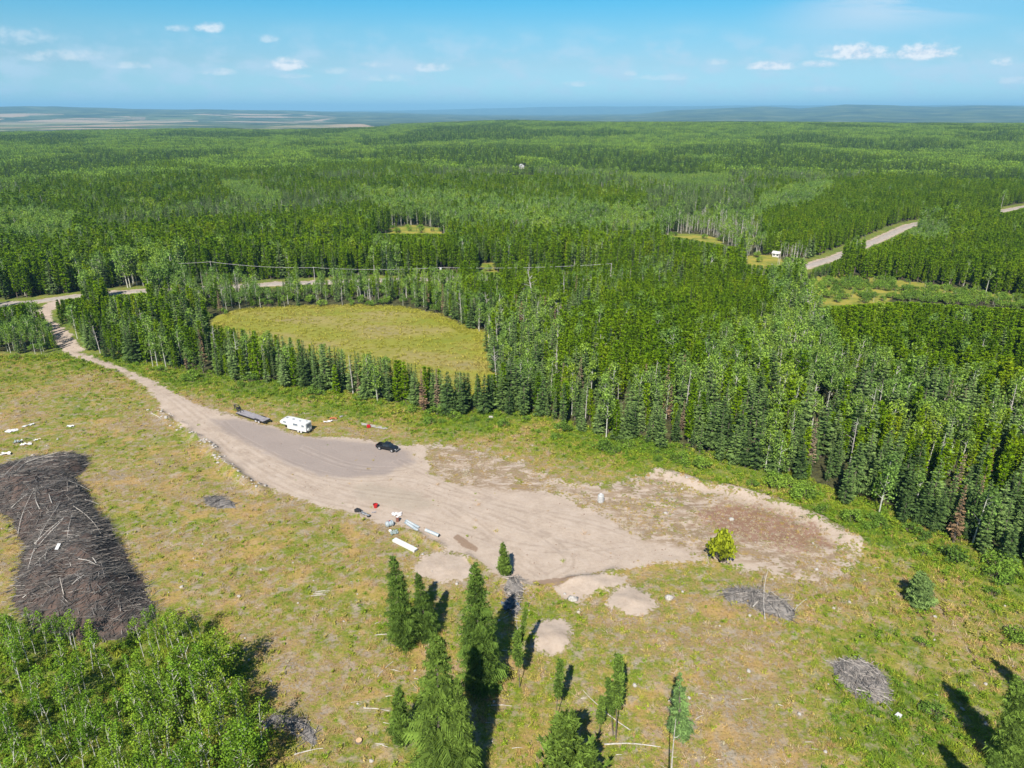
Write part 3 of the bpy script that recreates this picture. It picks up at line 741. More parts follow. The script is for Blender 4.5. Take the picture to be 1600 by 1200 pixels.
def zone_lookup(u, v, g, X, Y):
    n = len(u); wts = np.zeros((n, 6)); hr = np.zeros((n, 2)); dens = np.ones(n); got = np.zeros(n, bool)
    for P, wt, h, d in ZONES:
        bx = (u > P[:, 0].min()) & (u < P[:, 0].max()) & (v > P[:, 1].min()) & (v < P[:, 1].max()) & ~got
        idx = np.nonzero(bx)[0]
        if not len(idx): continue
        ins = sdf(P, u[idx], v[idx]) > 26*(fbm(X[idx], Y[idx], 70, 61, 3)-.5)+5*(vn(X[idx], Y[idx], 4, 62)-.5)
        k = idx[ins]; wts[k] = wt; hr[k] = h; dens[k] = d; got[k] = True
    r = np.hypot(X, Y); k = np.nonzero(~got)[0]
    n1 = fbm(X[k], Y[k], 190, 71, 3); n2 = fbm(X[k]*.8, Y[k]*.5, 170, 72, 4)+.035*sstep(r[k], 900, 1400)
    far = sstep(r[k], 700, 1500)
    spr = .25+.72*sstep(n1+.30*far, .45, .60); asp = sstep(n2, .56, .62)*(.95-.25*far)
    wts[k, 1] = spr*(1-asp)*.9; wts[k, 0] = (1-spr)*(1-asp)+.02; wts[k, 2] = asp+.06; wts[k, 3] = .01
    wts[k, 1] += wts[k, 0]*.65*sstep(r[k], 900, 1500); wts[k, 0] *= 1-.65*sstep(r[k], 900, 1500)
    hr[k] = (9, 13)
    # the belt right behind the clearing
    tl = sdf(TREELINE, X, Y)*1.0
    e = (tl < 15*S) & (r < 330)
    u2 = np.where(e)[0]
    right = u[u2] > 860
    wts[u2] = np.where(right[:, None], (.20, .71, .05, .01, .03, 0), (.14, .74, .08, .01, .03, 0))
    hr[u2] = np.where(right[:, None], (6, 11.5), (8.5, 12))
    dens[u2] = np.where(right, .97, 1.12)
    lf = e & (u < 130); wts[lf] = (.04, .14, .72, 0, 0, .10); hr[lf] = (5.5, 8.5)
    lf2 = e & (u >= 100) & (u < 420); wts[lf2] = (.28, .52, .14, .02, .02, .02); hr[lf2] = (7, 11.5)
    return wts/wts.sum(1, keepdims=True), hr, dens

KINDS = ['pine', 'spruce', 'aspen', 'dead', 'rust', 'shrub']
def jitter_grid(x0, x1, y0, y1, st, g):
    xs = np.arange(x0, x1, st); ys = np.arange(y0, y1, st)
    X, Y = np.meshgrid(xs, ys); X = X+st*.95*(g.random(X.shape)-.5); Y = Y+st*.95*(g.random(Y.shape)-.5)
    return X.ravel(), Y.ravel()
g0 = np.random.default_rng(11)
R_SINGLE = 760*S
X, Y = jitter_grid(-R_SINGLE*.9, R_SINGLE*.9, 40, R_SINGLE, 2.45*S, g0)
R_ = np.hypot(X, Y); ok = (R_ < R_SINGLE) & (np.abs(X/Y) < 0.95)
# a little forest all round keeps the place whole beyond the frame
X, Y, R_ = X[ok], Y[ok], R_[ok]
tl = sdf(TREELINE, X, Y)
ok = tl > 0.6*(vn(X, Y, 4, 3)*4-1)
X, Y, R_, tl = X[ok], Y[ok], R_[ok], tl[ok]
mr = pdist(MAIN_ROAD, X, Y); lk = pdist(LINK, X, Y)
ok = (mr > 8.5+2*vn(X, Y, 6, 4)) & (lk > 4.2)
for P in OPEN:
    ok &= (sdf(P, X, Y) < 3.0*(vn(X, Y, 7, 6)-.3)) | ((P is OPEN[4]) & (g0.random(len(X)) < .42)) | ((P is not MEADOW) & (g0.random(len(X)) < .10))
X, Y, R_, tl = X[ok], Y[ok], R_[ok], tl[ok]
Z = hgt(X, Y)
U, Vv = project(X, Y, Z+9*S)
wts, hr, dens = zone_lookup(U, Vv, g0, X, Y)
keep = g0.random(len(X)) < np.minimum(1, dens*.86*(.65+.6*vn(X, Y, 9, 91)))
X, Y, Z, R_, tl, wts, hr = [a[keep] for a in (X, Y, Z, R_, tl, wts, hr)]
# low willow scrub between the meadow and the road, and along the open strip
gu, gv = project(X, Y, Z)
scrub = (sdf(zp([(240,470),(330,456),(430,448),(540,445),(640,442),(700,446),(720,470),(760,500),(800,530),(770,545),(762,512),(700,492),(640,480),(560,474),(440,477),(338,492),(300,505),(250,500)]), gu, gv) > 0)
wts[scrub] = (.12, .26, .34, .04, .01, .23); hr[scrub] = (5.5, 9.5)
strip = (sdf(zp([(1250,440),(1420,440),(1620,470),(1620,520),(1400,490),(1380,505),(1260,520)]), gu, gv) > 0)
wts[strip] = (.05, .03, .30, .0, .0, .62); hr[strip] = (2.5, 4)
glade = np.max([sdf(P, X, Y) for P in OPEN[1:4]+OPEN[5:]], 0) > 1
wts[glade] = (0, .05, .15, .0, .0, .8); hr[glade] = (2.0, 3)
kk = (g0.random(len(X))[:, None] > np.cumsum(wts, 1)).sum(1).clip(0, 5)
hh = (hr[:, 0]+(hr[:, 1]-hr[:, 0])*g0.random(len(X))**.8)*S*(.80+.4*fbm(X, Y, 30, 33, 2))*(.88+.24*g0.random(len(X)))
small = g0.random(len(X)) < .14; hh[small] *= .6
hh[(kk == 5)] = 1.8*S+g0.random((kk == 5).sum())*1.4
# stretches of road and meadow stay in sight where the trees in front are low
bu, bv = project(X, Y, Z)
cs_, sn_ = math.cos(PITCH), math.sin(PITCH)
WIN = [(0,40,482,474),(50,132,472,464),(176,230,462,456),(408,438,447,446),(472,492,443,443),(340,420,506,518),(420,500,518,534),(500,600,534,556),(600,700,556,578),(700,770,578,584),
       (1262,1310,422,402),(1350,1426,388,354),(1564,1602,332,322),(592,692,364,364),(1036,1142,366,384),(1165,1212,412,414),(1282,1400,478,470),(1400,1620,470,484),(805,830,272,272),(750,775,424,424),(96,134,556,560),(64,82,486,486),(690,712,420,420)]
for u0, u1, v0, v1 in WIN:
    m_ = (bu > u0-5) & (bu < u1+5)
    vl = v0+(v1-v0)*np.clip((bu-u0)/(u1-u0), 0, 1) + 1.5
    m_ &= bv > vl
    # height whose top would just reach the line
    e_ = (600-vl)/FPX; dz_ = (e_*cs_ - sn_)/(cs_ + e_*sn_)*Y
    hl_ = CAM_H+dz_-Z
    m_ &= hh > hl_
    hh[m_] = np.maximum(hl_[m_], 0)
gone = hh < 1.6*S
X, Y, Z, R_, tl, kk, hh = [a[~gone] for a in (X, Y, Z, R_, tl, kk, hh)]
lowt = hh < 2.8*S; kk[lowt] = 5
rot = g0.random(len(X))*6.283; var = g0.integers(0, 60, len(X))

PU, PV = project(X, Y, Z+hh*.7)
inview = (PU > -15) & (PU < 1615) & (PV > 0) & (PV < 1215)

# ---------------------------------------------------------------- scatter with geometry nodes
def scatter(name, P, scl, rt, idx, sources, props):
    me = bpy.data.meshes.new(name); n = len(P)
    me.vertices.add(n); me.vertices.foreach_set('co', np.asarray(P, np.float32).ravel())
    for an, typ, dat, key in (('scl', 'FLOAT_VECTOR', scl, 'vector'), ('rt', 'FLOAT_VECTOR', rt, 'vector'), ('idx', 'INT', idx, 'value')):
        a = me.attributes.new(an, typ, 'POINT'); a.data.foreach_set(key, np.asarray(dat, np.int32 if typ == 'INT' else np.float32).ravel())
    for k, d in (props or {}).items():
        a = me.attributes.new(k, 'FLOAT', 'POINT'); a.data.foreach_set('value', np.asarray(d, np.float32))
    me.update()
    o = link(bpy.data.objects.new(name, me))
    ng = bpy.data.node_groups.new(name+'_nodes', 'GeometryNodeTree')
    ng.interface.new_socket('Geometry', in_out='INPUT', socket_type='NodeSocketGeometry')
    ng.interface.new_socket('Geometry', in_out='OUTPUT', socket_type='NodeSocketGeometry')
    N = ng.nodes; L = ng.links
    gi = N.new('NodeGroupInput'); go = N.new('NodeGroupOutput')
    jn = N.new('GeometryNodeJoinGeometry')
    for src in sources:
        j2 = N.new('GeometryNodeJoinGeometry'); g2 = N.new('GeometryNodeGeometryToInstance')
        for me_ in src:
            so = bpy.data.objects.get('src_'+me_.name) or bpy.data.objects.new('src_'+me_.name, me_)
            oi = N.new('GeometryNodeObjectInfo'); oi.transform_space = 'ORIGINAL'; oi.inputs['Object'].default_value = so
            L.new(oi.outputs['Geometry'], j2.inputs[0])
        L.new(j2.outputs[0], g2.inputs[0]); L.new(g2.outputs[0], jn.inputs[0])
    ip = N.new('GeometryNodeInstanceOnPoints')
    L.new(gi.outputs[0], ip.inputs['Points']); L.new(jn.outputs[0], ip.inputs['Instance'])
    ip.inputs['Pick Instance'].default_value = True
    for an, typ, sock in (('idx', 'INT', 'Instance Index'), ('rt', 'FLOAT_VECTOR', 'Rotation'), ('scl', 'FLOAT_VECTOR', 'Scale')):
        na = N.new('GeometryNodeInputNamedAttribute'); na.data_type = typ; na.inputs['Name'].default_value = an
        L.new(na.outputs['Attribute'], ip.inputs[sock])
    L.new(ip.outputs[0], go.inputs[0])
    md = o.modifiers.new('instances', 'NODES'); md.node_group = ng
    return o

NAMES = {'pine': 'pine_tree', 'spruce': 'spruce_tree', 'aspen': 'aspen_tree', 'young_aspen': 'young_aspen', 'dead': 'dead_tree', 'rust': 'dying_spruce', 'shrub': 'shrub'}
PARTS = {'dead': ('trunk', 'limbs'), 'shrub': ('stems', 'crown')}
def put_tree(kind, x, y, z, h, rz, v, label, group, tilt=None, wide=1.0, mesh=None):
    tr, cr, H = mesh or PROTO[kind][v % len(PROTO[kind])]
    s = h/H
    if tilt is None and kind != 'shrub': tilt = (math.sin(rz*77)*.03, math.cos(rz*53)*.03)
    e = empty(NAMES[kind], (x, y, z), rz, (s*wide, s*wide, s), label, {'shrub': 'shrub'}.get(kind, 'tree'), group)
    if tilt: e.rotation_euler = (tilt[0], tilt[1], rz)
    pn = PARTS.get(kind, ('trunk', 'crown'))
    for nm, me in zip(pn, (tr, cr)): link(bpy.data.objects.new(nm, me), e)
    return e
REGION = [
 (lambda x, y, u, v, t: u < 135, 'beside the driveway mouth at the left edge'),
 (lambda x, y, u, v, t: u < 860 and t < 26*S, 'in the belt between gravel clearing and yellow meadow'),
 (lambda x, y, u, v, t: u >= 860 and u < 1200 and t < 15*S, 'in the front row behind the sandy clearing'),
 (lambda x, y, u, v, t: u >= 1200 and t < 15*S, 'in the front row down the right side'),
 (lambda x, y, u, v, t: u < 860, 'beyond the belt near the yellow meadow'),
 (lambda x, y, u, v, t: u < 1200, 'in mixed woods right of the meadow'),
 (lambda x, y, u, v, t: True, 'behind the front row at far right'),
]
LOOK = {'pine': 'yellow-green pine', 'spruce': 'blue-green pointed spruce', 'aspen': 'pale leafy aspen', 'dead': 'bare grey dead tree', 'rust': 'rust-brown dying spruce', 'shrub': 'low rounded leafy shrub'}
indiv = np.zeros(len(X), bool)
CAPS = {'pine': 300, 'spruce': 300, 'aspen': 300, 'dead': 110, 'rust': 90, 'shrub': 120}
for ki, kn in enumerate(KINDS):
    cand = np.nonzero((kk == ki) & inview)[0]
    size = hh[cand]/np.sqrt(X[cand]**2+Y[cand]**2+CAM_H**2)
    if kn in ('dead', 'rust', 'shrub'): cand = cand
    pick = cand[np.argsort(-size)[:CAPS[kn] if kn in ('pine', 'spruce', 'aspen') else 300]]
    if kn in ('dead', 'rust', 'shrub'): pick = pick[:300]
    indiv[pick] = True
    uu, vv = project(X[pick], Y[pick], Z[pick])
    for i, u_, v_ in zip(pick, uu, vv):
        for fn, txt in REGION:
            if fn(X[i], Y[i], u_, v_, tl[i]): break
        put_tree(kn, X[i], Y[i], Z[i], hh[i], rot[i], int(var[i]), LOOK[kn]+' '+txt, {'dead': 'dead tree', 'rust': 'dying spruce'}.get(kn, kn)+'s '+txt, wide=1.18 if kn == 'spruce' else 1.0)
rest = ~indiv
STUFFNAME = {'pine': 'pine_forest', 'spruce': 'spruce_forest', 'aspen': 'aspen_woods', 'dead': 'dead_woods', 'rust': 'dying_spruce_woods', 'shrub': 'shrub_thickets'}
STUFFLAB = {'pine': 'dense yellow-green pine plantation along both sides of the gravel road', 'spruce': 'dark pointed spruce forest filling the middle distance', 'aspen': 'pale green aspen groves scattered through the conifer forest',
  'dead': 'grey bare dead trees scattered among the living forest', 'rust': 'brownish dying spruces scattered through the forest', 'shrub': 'low green willow thickets by the gravel road'}
for ki, kn in enumerate(KINDS):
    m = rest & (kk == ki)
    if m.sum() == 0: continue
    s = hh[m]/H0[kn]; wd = s*(.85+.35*g0.random(m.sum()))
    o = scatter(STUFFNAME[kn], np.stack([X[m], Y[m], Z[m]], 1), np.stack([wd, wd, s], 1), np.stack([0*s, 0*s, rot[m]], 1), var[m] % len(PROTO[kn]), PROTO_ := [p[:2] for p in PROTO[kn]], None)
    tag(o, STUFFLAB[kn], 'forest', kind='stuff')

# ---------------------------------------------------------------- distant forest: 20 m tiles of simpler trees
def raw(me):
    v = np.empty(len(me.vertices)*3, np.float32); me.vertices.foreach_get('co', v)
    w_ = np.empty(len(me.polygons), np.float32); me.attributes['var'].data.foreach_get('value', w_)
    return v.reshape(-1, 3).astype(float), w_
LOW = [[raw(pine(960+i, 12, (1.0, .8, 1.2)[i], 9, 4, base=.2, ns=3, top=.8)[1]) for i in range(3)],
       [raw(spruce(970+i, 12, (1.55, 1.1, 1.9, .9)[i], 12, 5, 2, prof=(.85, .7, .95, .6)[i], base=(.08, .15, .05, .2)[i])[1]) for i in range(4)],
       [raw(aspen(980+i, 12, (1.9, 1.5, 2.2)[i], (.4, .5, .35)[i], 14, 6, .75)[1]) for i in range(3)]]
def lod_tile(seed, mix, size=22.0, n=40):
    g = np.random.default_rng(seed); T = []; W = []; MI = []
    for i in range(n):
        x, y = (g.random(2)-.5)*size*1.08; k = g.choice(3, p=mix); s = (11, 12, 10.5)[k]/12*S*(.55+.7*g.random())
        v, w_ = LOW[k][g.integers(0, len(LOW[k]))]; a = g.random()*6.28; wd = s*(.8+.4*g.random())
        if k == 2: wd *= .95
        q = np.stack([(v[:, 0]*math.cos(a)-v[:, 1]*math.sin(a))*wd+x, (v[:, 0]*math.sin(a)+v[:, 1]*math.cos(a))*wd+y, v[:, 2]*s], 1)
        T.append(q); W.append(np.clip(w_*.8+g.normal()*.18, 0, 1)); MI.append(np.full(len(w_), k))
    T = np.concatenate(T); W = np.concatenate(W); MI = np.concatenate(MI)
    return mesh_np('forest_tile', T, np.arange(len(T)).reshape(-1, 3), [M_PIN, M_DSP, M_BASP if mix[2] > .7 else M_ASP], MI, W)
TILES = [[lod_tile(900, (.9, .07, .03))], [lod_tile(901, (.85, .12, .03))], [lod_tile(902, (.1, .85, .05))], [lod_tile(903, (.2, .75, .05))], [lod_tile(904, (.06, .06, .88))], [lod_tile(905, (.1, .35, .55))], [lod_tile(906, (.25, .62, .13))], [lod_tile(907, (.35, .57, .08))]]
for t in TILES: t[0].name = 'forest_tile'
RMAX = 4300
tx, ty = jitter_grid(-RMAX, RMAX, 500, RMAX, 19.0, g0)
r = np.hypot(tx, ty); ok = (r > R_SINGLE-6) & (r < RMAX) & (np.abs(tx/ty) < .95)
ok &= ~((r > 3000) & (tx/ty < -.16) & (r > 3000+500*vn(tx, ty, 300, 5)))
for P in OPEN: ok &= sdf(P, tx, ty) < -4
ok &= pdist(MAIN_ROAD, tx, ty) > 14
tx, ty, r = tx[ok], ty[ok], r[ok]; tz = hgt(tx, ty)
tu, tv = project(tx, ty, tz+9*S); wt, hr2, dn2 = zone_lookup(tu, tv, g0, tx, ty)
rd = g0.random(len(tx)); q = g0.random(len(tx))
ti = np.where(wt[:, 2] > .5, np.where(q < .6, 4, 5), np.where(wt[:, 0] > .7, (q > .5)*1, np.where(wt[:, 1] > .6, 2+(q > .5), 6+(q > .5))))
hs = ((hr2.mean(1)/11.5)*(.85+.3*vn(tx, ty, 60, 14)))
drot = np.floor(g0.random(len(tx))*4)*PI/2+g0.normal(size=len(tx))*.3
o = scatter('distant_forest', np.stack([tx, ty, tz-.3], 1), np.stack([hs*0+1, hs*0+1, hs], 1), np.stack([0*hs, 0*hs, drot], 1), ti, TILES, None)
tag(o, 'distant mixed forest of dark spruce and lighter aspen reaching the skyline', 'forest', kind='stuff')
print('trees', len(X), 'indiv', indiv.sum(), 'tiles', len(tx))

# ================================================================ the clearing: young aspens, single conifers, scrub
g1 = np.random.default_rng(77)
# thicket of young aspens at the lower left
tx, ty = jitter_grid(-150, 20, 40, 150, 2.15, g1)
d = sdf(THICKET, tx, ty); d = d + 9*(fbm(tx, ty, 9, 66, 2)-.5); ok = (g1.random(len(tx)) < .9*sstep(d, -2.5, 2.5)*sstep(fbm(tx, ty, 7, 69, 2), .28, .45))
tx, ty, d = tx[ok], ty[ok], d[ok]
tz = hgt(tx, ty); u, v = project(tx, ty, tz+4)
vis = (u > -25) & (u < 460) & (v < 1260)
tx, ty, tz, d, u, v = [a[vis] for a in (tx, ty, tz, d, u, v)]
nn = np.hypot(tx, ty); order = np.argsort(nn)
print('thicket', len(order))
hts = (4.2+3.4*fbm(tx, ty, 12, 8, 2)+2.6*g1.random(len(tx)))*np.clip(.75+d*.05, .6, 1.0)
hts *= 1+.38*sstep(u, 250, 340)
rows = []
for n_, i in enumerate(order):
    if n_ < 300:
        nearpile = v[i] < 1010
        lab = ('young aspen in the dense thicket just below the big brush pile' if nearpile else
               'young aspen on the shaded right flank of the thicket' if u[i] > 270 else 'young white-stemmed aspen inside the thicket at lower left')
        put_tree('young_aspen', tx[i], ty[i], tz[i], hts[i], g1.random()*6.28, int(g1.integers(0, 4)), lab, lab.replace('young', 'group of young', 1), tilt=(g1.normal()*.05, g1.normal()*.05), wide=1.12)
    else: rows.append(i)
if rows:
    rows = np.array(rows); s_ = hts[rows]/8
    o = scatter('young_aspen_thicket', np.stack([tx[rows], ty[rows], tz[rows]], 1), np.stack([s_*1.1, s_*1.1, s_], 1), np.stack([0*s_, 0*s_, g1.random(len(rows))*6.28], 1), g1.integers(0, 4, len(rows)), [p[:2] for p in PROTO['young_aspen']], None)
    tag(o, 'rest of the dense young aspen thicket at the lower left', 'thicket', kind='stuff')

# single trees: base pixel, top pixel, kind, label
def hero(kind, base, topx, label, wide=1.0, mesh=None, minh=None):
    b = gp(*base); h = top_h(b, *topx)
    r = pray(*topx); t = b.y/r[1]; lean = r[0]*t-b.x
    tl_ = math.atan2(lean, h)
    e = put_tree(kind, b.x, b.y, b.z, h, g1.random()*6.28*0, 0, label, None, tilt=(0, tl_), wide=wide, mesh=mesh)
    return e, h
M_GRY = leaf_mat('pale_spruce_needles', [(0, (.12, .20, .07)), (1, (.16, .26, .10))], .15, .3)
HS = [spruce(810+i, 18, (3.2, 3.5, 3.3)[i], 27, 9, 9, M_HERO, up=.04, base=.03, prof=.72, name='big_spruce', puff=3, tw=.62) for i in range(3)]
HP = pine(820, 12, 2.7, 26, 9, M_HERO, base=.04, ns=9, top=.55, name='round_pine')
HB = spruce(821, 8, 1.4, 20, 8, 5, M_HERO, up=.15, base=.03, puff=2, tw=.7, name='small_spruce')
HG = spruce(822, 14, 1.9, 16, 7, 6, M_GRY, up=-.05, base=.01, prof=1.0, puff=2, tw=.7, name='grey_spruce')
HD = spruce(823, 8, 2.6, 20, 9, 5, M_SPR, puff=2, up=.05, base=.04, prof=.5, name='bushy_spruce')
HT = spruce(824, 10, .62, 22, 4, 2, M_HERO, up=.3, base=.40, prof=.4, puff=2, name='thin_spruce', tk=.45)
hero('spruce', (634, 1012), (613, 868), 'big bright green spruce just below the long white panel', .95, HS[0])
hero('spruce', (668, 1000), (652, 893), 'shorter bright spruce crowding the right side of the white-panel spruce', .85, HS[1])
hero('spruce', (752, 1078), (742, 880), 'tallest spruce, standing alone right of the middle with a long shadow', .92, HS[2])
hero('spruce', (688, 1225), (682, 985), 'large foreground spruce cut by the bottom edge of the view', .92, HS[1])
hero('spruce', (722, 1235), (714, 1060), 'broad spruce leaning against the large foreground spruce', .8, HS[0])
hero('spruce', (628, 1160), (622, 1076), 'small bright spruce left of the large foreground spruce', 1.1, HB)
hero('spruce', (790, 898), (785, 849), 'small lone spruce at the lower rim of the sandy clearing', 1.25, HB)
hero('pine', (884, 1250), (884, 1122), 'round bright pine at the bottom edge of the view', .95, HP)
hero('pine', (920, 1255), (918, 1172), 'low yellow-green pine beside the round bright pine', 1.1, HP)
hero('spruce', (1062, 1152), (1062, 1050), 'pale grey-green spruce behind the bleached standing trunk', 1.35, HG)
hero('spruce', (1438, 945), (1440, 893), 'dark bushy spruce on the green slope at the right', 1.1, HD)
hero('spruce', (1592, 1215), (1588, 1050), 'tall dark spruce at the lower right corner', 1.0, HS[2])
hero('spruce', (1560, 1290), (1552, 1165), 'spruce top rising from the bottom edge near the right corner', 1.0, HS[1])
hero('spruce', (1640, 1120), (1630, 1010), 'spruce half outside the right edge above the corner', 1.0, HS[0])
hero('spruce', (868, 1128), (876, 1030), 'thin bare-stemmed spruce left of the slender pair', .8, HT)
hero('spruce', (962, 1156), (967, 1022), 'slender spruce of the leaning pair in the lower middle', .85, HT)
hero('spruce', (958, 1150), (950, 1058), 'shorter slender spruce of the leaning pair in the lower middle', .8, HT)
hero('spruce', (935, 1155), (941, 1088), 'small dark slender spruce left of the leaning pair', 1.1, HT)
hero('spruce', (806, 1042), (822, 950), 'dark thin spruce standing by the round sand mound', .6, HT)
hero('spruce', (812, 1075), (808, 985), 'pale thin spruce in the shadow of the tallest spruce', 1.0, HT)
hero('aspen', (372, 1225), (378, 1132), 'leafy aspen at the bottom edge right of the thicket', 1.1, aspen(830, 9, 2.0, .4, 40, 50, .22, M_YASP, name='leafy_aspen'))
hero('aspen', (318, 1230), (312, 1140), 'half-bare aspen with forked white limbs at the bottom edge', 1.0, aspen(831, 9, 1.7, .4, 16, 8, .3, M_YASP, name='sparse_aspen', tr=1.4))
hero('aspen', (345, 1075), (340, 985), 'tallest aspen at the upper right rim of the thicket', 1.1, aspen(832, 10, 2.1, .35, 40, 50, .22, M_YASP, name='rim_aspen'))
hero('dead', (1046, 1262), (1050, 1122), 'bleached standing dead trunk at the bottom edge', .8, snag(840, 12, limbs=5))
hero('dead', (812, 1015), (806, 955), 'dark burnt thin snag beside the round sand mound', .6, snag(841, 9, limbs=8))
for i, (b, t, l) in enumerate([((1268,670),(1272,598),'tall white forked snag rising above the right-hand forest'), ((834,486),(828,420),'tall bare white-stemmed snag with a small crown right of the meadow'), ((766,503),(757,455),'pale snag at the right end of the meadow'),
      ((882,482),(879,430),'second bare snag right of the white-stemmed one'), ((1263,512),(1265,450),'lone tall snag near the road bend'), ((938,586),(937,520),'thin grey snag inside the middle aspens'), ((579,473),(575,440),'leaning pale stem at the far rim of the meadow'),
      ((1038,356),(1038,328),'pale round-topped dead tree beyond the little green glade')]):
    hero('dead', b, t, l, 1.7, PROTO['dead'][(0, 1, 3)[i % 3]])
ys = shrub(850, leaf_mat('yellow_leaves', [(0, (.24, .30, .02)), (1, (.30, .33, .03))], .3, .2), 26, .26)
e, h = hero('shrub', (1128, 876), (1128, 832), 'yellow-green bush standing alone on the bare sand', 1.0, ys)
e.scale = (2.0, 2.0, h/1.8)

# willow shrubs along the forest foot and on the right slope
sx, sy = jitter_grid(-230, 210, 55, 330, 3.3, g1)
t_ = -sdf(TREELINE, sx, sy); uu, vv = project(sx, sy, 0*sx)
pr = .62*sstep(t_, 10, 1)*(t_ > .4)*sstep(uu, 560, 760)
pr = np.maximum(pr, .25*sstep(t_, 7, 1)*(t_ > .4))
pr = np.maximum(pr, .16*sstep(uu, 1380, 1500)*sstep(vv, 860, 930)*(t_ > 0))
dd = np.max([sdf(P, sx, sy) for P in DIRT], 0)
pr = pr*(dd < -2)*(pdist(LINK, sx, sy) > 5)
ok = (g1.random(len(sx)) < pr) & (uu > -10) & (uu < 1610) & (vv < 1210)
sx, sy, uu, vv, t_ = sx[ok], sy[ok], uu[ok], vv[ok], t_[ok]
idx = g1.permutation(len(sx))[:295]
for i in idx:
    lab = ('green willow shrub on the weedy slope at the right' if t_[i] > 11 else 'green willow shrub along the forest foot down the right side' if uu[i] > 1180 else 'green willow shrub between the forest edge and the sand' if uu[i] > 760 else 'small green shrub along the forest foot left of centre')
    h = (1.1+1.9*g1.random()**1.5)*(1.2 if uu[i] > 1200 else 1.0)
    e = put_tree('shrub', sx[i], sy[i], hz(sx[i], sy[i]), h, g1.random()*6.28, int(g1.integers(0, 5)), lab, lab.replace('shrub', 'shrubs', 1), wide=1.25)
print('shrubs', len(idx))
for (a, b, l) in [(665, 690, 'dark'), (300, 668, 'x')][:0]: pass

# ---------------------------------------------------------------- weeds and grass tufts (nobody could count them)
def tuft(seed, n, h, spread, w, mat, flat=.5):
    g = np.random.default_rng(seed); T = []; W = []
    for i in range(n):
        a = g.random()*6.28; r = spread*g.random()**.6; c = np.array([math.cos(a)*r, math.sin(a)*r, -.03])
        b = g.random()*6.28; p = np.array([math.cos(b), math.sin(b), 0])*w*(.6+.8*g.random())
        v = np.array([g.normal()*flat, g.normal()*flat, 1.0]); T.append((c-p, c+p, c+v*h*(.5+.7*g.random()))); W.append(g.random())
    T = np.array(T).reshape(-1, 3); return mesh_np('tuft', T, np.arange(len(T)).reshape(-1, 3), [mat], var=W)
def weed(seed, n, h, spread, sz, mat):
    g = np.random.default_rng(seed); T = []; W = []
    for k in range(6):
        a = g.random()*6.28; r = spread*g.random()**.5; c = np.array([math.cos(a)*r, math.sin(a)*r, h*(.4+.6*g.random())])
        leafcards(g, c, n//6, spread*.45, sz, T, W, g.random())
    T = np.array(T).reshape(-1, 3); return mesh_np('weed', T, np.arange(len(T)).reshape(-1, 3), [mat], var=W)
def tuft_mat(name, add, gain):
    mt = bpy.data.materials.new(name); mt.use_nodes = True
    s = NT(mt.node_tree); s.n.clear()
    oi = s.n.new('ShaderNodeObjectInfo')
    gg = s.n.new('ShaderNodeGroup'); gg.node_tree = GRASS
    s.l.new(s.scalev(oi.outputs['Location'], (1, 1, 0)), gg.inputs[0])
    s.put(gg.inputs[1], s.m('ADD', s.attr('lush', 'INSTANCER'), s.m('MULTIPLY_ADD', oi.outputs['Random'], 1.1, add-.55)))
    v = s.attr('var')
    c = s.mix(1.0, gg.outputs[0], s.ramp(v, [(0, tuple(.6*x for x in gain)), (1, tuple(1.15*x for x in gain))]), 'MULTIPLY')
    d = s.node('ShaderNodeBsdfDiffuse', Color=c); t = s.node('ShaderNodeBsdfTranslucent', Color=c)
    mx = s.node('ShaderNodeMixShader', Fac=.25); s.l.new(d.outputs[0], mx.inputs[1]); s.l.new(t.outputs[0], mx.inputs[2])
    s.node('ShaderNodeOutputMaterial', Surface=mx.outputs[0]); return mt
MT1 = tuft_mat('grass_blades', -.1, (1.0, 1.0, .85)); MT2 = tuft_mat('weed_leaves', .25, (1.0, 1.05, .85)); MT3 = tuft_mat('straw', -.5, (1.0, .95, .95))
TS = [[tuft(i, 34, .42, .42, .035, MT1)] for i in range(3)] + [[weed(10+i, 72, .42, .42, .13, MT2)] for i in range(3)] + [[tuft(20+i, 26, .5, .4, .03, MT3, .8)] for i in range(2)]
gx, gy = jitter_grid(-215, 225, 48, 235, .44, g1)
u, v = project(gx, gy, 0*gx); inf = (u > -40) & (u < 1640) & (v < 1240)
gx, gy, u, v = gx[inf], gy[inf], u[inf], v[inf]
t_ = -sdf(TREELINE, gx, gy); k = t_ > -6; gx, gy, u, v, t_ = gx[k], gy[k], u[k], v[k], t_[k]
dd = np.max([sdf(P, gx, gy) for P in DIRT], 0); spz = np.maximum(sdf(SPARSE, gx, gy), sdf(SPARSE2, gx, gy))
dd = np.maximum(dd, 3-pdist(LINK, gx, gy))
lu = lush_at(gx, gy)
pdens = (.22+.55*lu)*(.25+1.25*vn(gx, gy, 2.2, 41)*fbm(gx, gy, 9, 42, 2)*1.6)
edge = dd+3*(vn(gx, gy, 2.0, 43)-.5)
pdens = np.where(edge > -.2, .0, pdens)
pdens = np.where((spz > 0) & (dd < 1.5) , .50*sstep(fbm(gx, gy, 7, 47, 3), .42, .60), pdens)
redd = sdf(RED[0], gx, gy); pdens = np.where(redd > -2, .35, pdens)
pdens = np.where(sdf(PILE, gx, gy) > 0, 0, pdens)
pdens = np.where((dd > 0) & (spz < 0), .004, pdens)
far_ = np.hypot(gx, gy); pdens = pdens*(1-.35*sstep(far_, 110, 200))
k = g1.random(len(gx)) < pdens
gx, gy, lu, t_, dd, spz, redd = [a[k] for a in (gx, gy, lu, t_, dd, spz, redd)]
rnd = g1.random(len(gx)); pw = .12+.5*lu+.25*(fbm(gx, gy, 6, 52, 2)-.5)
